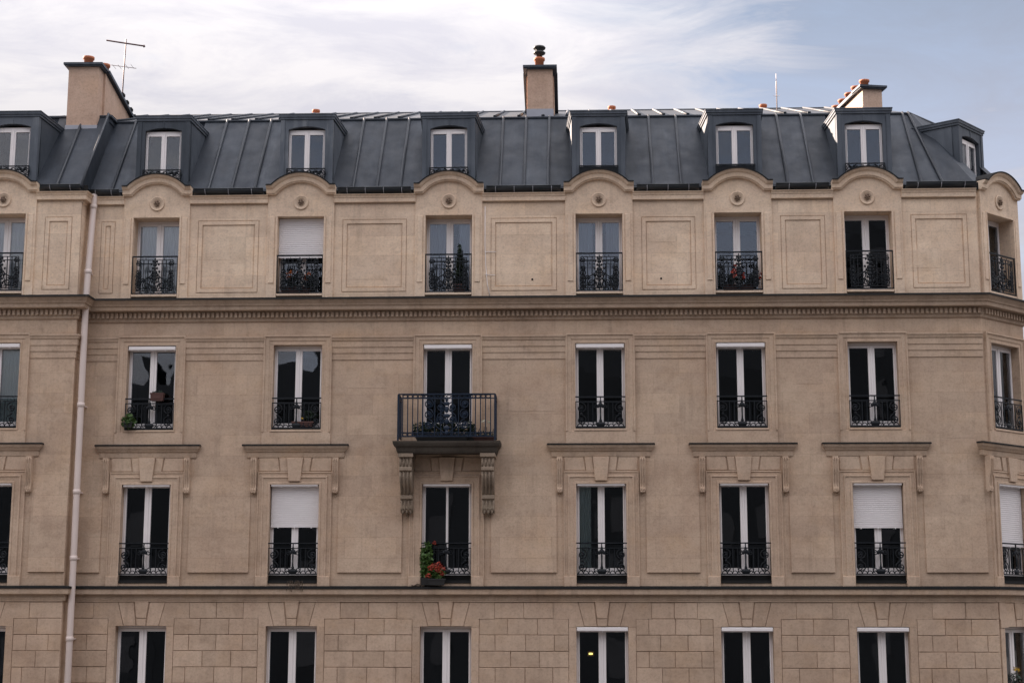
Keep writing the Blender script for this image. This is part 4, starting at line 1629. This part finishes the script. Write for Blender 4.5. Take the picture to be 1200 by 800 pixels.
# balcony greenery
q2 = MB()
for dx in (-.45, -.2, .1, .3):
    leaves(q2, (dx, 0, .27), .24, .10, .17, 190, .05)
plant('window_box', 'main', BX - .12, -.48, 4.025, 'long planter of dark foliage on the balcony floor behind the railing', 'planter', None,
      [('planter', tub(1.3, .2, .16), 'dark'), ('foliage', q2, 'leaf_dark')])
q2 = MB()
leaves(q2, (0, 0, .26), .14, .1, .2, 160, .05)
plant('potted_plant', 'main', BX + .52, -.42, 4.025, 'dark rounded shrub in a pot at the right of the balcony window', 'potted plant', GP,
      [('planter', tub(.26, .24, .16), 'dark'), ('foliage', q2, 'leaf_dark')])
q2 = MB()
for j in range(14):
    a = random.uniform(-.25, .3)
    q2.tube([(a, 0, .08), (a + random.uniform(-.1, .1), random.uniform(-.05, .05), random.uniform(.2, .34))], .008, 4)
plant('potted_plant', 'main', BX + .84, -.46, 4.025, 'white and yellow flowers on thin stems at the right end of the balcony', 'potted plant', GP,
      flowers([((0, 0, .15), (.25, .09, .07))], [((.0, -.1, .43), .05), ((.11, -.1, .44), .055)], 'white_petal', 'leaf_dark', (.5, .18, .1), n=90, fsize=.025)
      + [('stem', q2, 'leaf_dry')])
# dry weeds on the ledge
for x, zz_, lab, nn in ((CX[3] + .05, .86, 'dry tangled weed hanging over the ledge under the half-shuttered window left of the balcony', 24), (CX[4] - .72, .80, 'small tuft of dry brown moss on the ledge left of the red geranium', 14)):
    q2 = MB()
    for j in range(nn):
        a, b2 = random.uniform(-.12, .12), random.uniform(-.2, .2)
        q2.tube([(a, -.05, .03), ((a + b2) * .9, -.13, random.uniform(.03, .10)), (a + b2, -.20, random.uniform(-.16, .02) if nn > 20 else random.uniform(.0, .05))], .007, 4)
    top('dry_weed', q2.mesh('dry_weed', 'leaf_dry'), 'main', x, 0, zz_ - .05, lab, 'weed')
# yellow flowers in the corner window at the bottom
plant('potted_plant', 'corner', C8 - .12, .08, -1.52, 'yellow and white flowers on the sill of the bottom corner window', 'potted plant', GP,
      flowers([((0, 0, .26), (.22, .08, .14))], [((-.08, -.06, .48), .05), ((.05, -.06, .46), .05)], 'yellow', 'leaf_dark', (.5, .18, .16), n=90))
q = MB()
q.box(-.5, .5, -.02, .1, -.03, .0)
q = MB()
q.lathe([(.01, 0), (.045, .0), (.05, .02), (.04, .03), (.01, .035)], n=10)
lp = link('wall_lamp', None, None, (CX[5] - .25, 1.9, -.75))
thing(lp, 'small lit yellow lamp inside the bottom window right of centre', 'lamp')
q2 = MB()
q2.box(-.045, .045, -.02, .02, -.02, .02)
link('bulb', q2.mesh('bulb', 'glow'), lp)
q2 = MB()
q2.box(-.08, .08, .02, .05, -.06, .06)
link('back_plate', q2.mesh('back_plate', 'brown_box'), lp)

# ------------------------------------------------------------------ the houses across the street, behind the camera: they show in the panes
ops = [(-70, -38, 8.0), (-38, -21.2, 12.0), (-21.2, -11.5, 13.25), (-11.5, -2, 14.6), (-2, 11, 15.6), (11, 27, 22.5), (27, 60, 21.0)]  # right-hand heights raised further so these houses shade that end of the facade
OPL = ['dark town house across the street, far left end of the reflected row',
       'dark town house across the street, reflected in the middle windows left of the drainpipe',
       'low dark town house across the street, reflected in the window right of the drainpipe',
       'dark town house across the street, reflected in the window left of the balcony',
       'dark town house across the street, reflected in the balcony window',
       'tallest dark town house across the street, reflected in the windows right of centre',
       'dark town house across the street, far right end of the reflected row']
for j, (a, b, zt_) in enumerate(ops):
    q = MB()
    q.box(a, b - .02, -12, 0, BASE_Z, zt_ - 3)
    q.prism_x([(0, zt_ - 3), (-1.6, zt_ - .3), (-6, zt_), (-10.4, zt_ - .3), (-12, zt_ - 3)], a, b - .02)
    for xx in (a + 1.2, b - 2.2):
        q.box(xx, xx + .9, -5, -3, zt_ - .5, zt_ + 1.0 + .3 * (j % 3))
    o = link('town_house', None, None, (0, -43, 0))
    thing(o, OPL[j], 'building', 'houses across the street')
    link('wall', q.mesh('wall', 'brick'), o)
    q = MB()
    nx = int((b - a) / 2.6)
    for r_ in range(int((zt_ - 3 - BASE_Z - 1) / 3.1)):
        for i in range(nx):
            xx = a + (i + .5) * (b - a) / nx
            z = BASE_Z + 1.2 + r_ * 3.1
            q.box(xx - .5, xx + .5, -.05, .03, z, z + 1.8)
    pp = link('window', q.mesh('window', 'slate'), o)

# tiny joined pieces that nobody could pick apart
for o in bpy.data.objects:
    if o.name.split('.')[0] in ('scrollwork', 'gutter_hook', 'foliage', 'blossom', 'scroll_frieze', 'ornamental_panel', 'stem', 'dipole', 'centre_ornament', 'rosette', 'cable', 'coping'):
        o['kind'] = 'stuff'
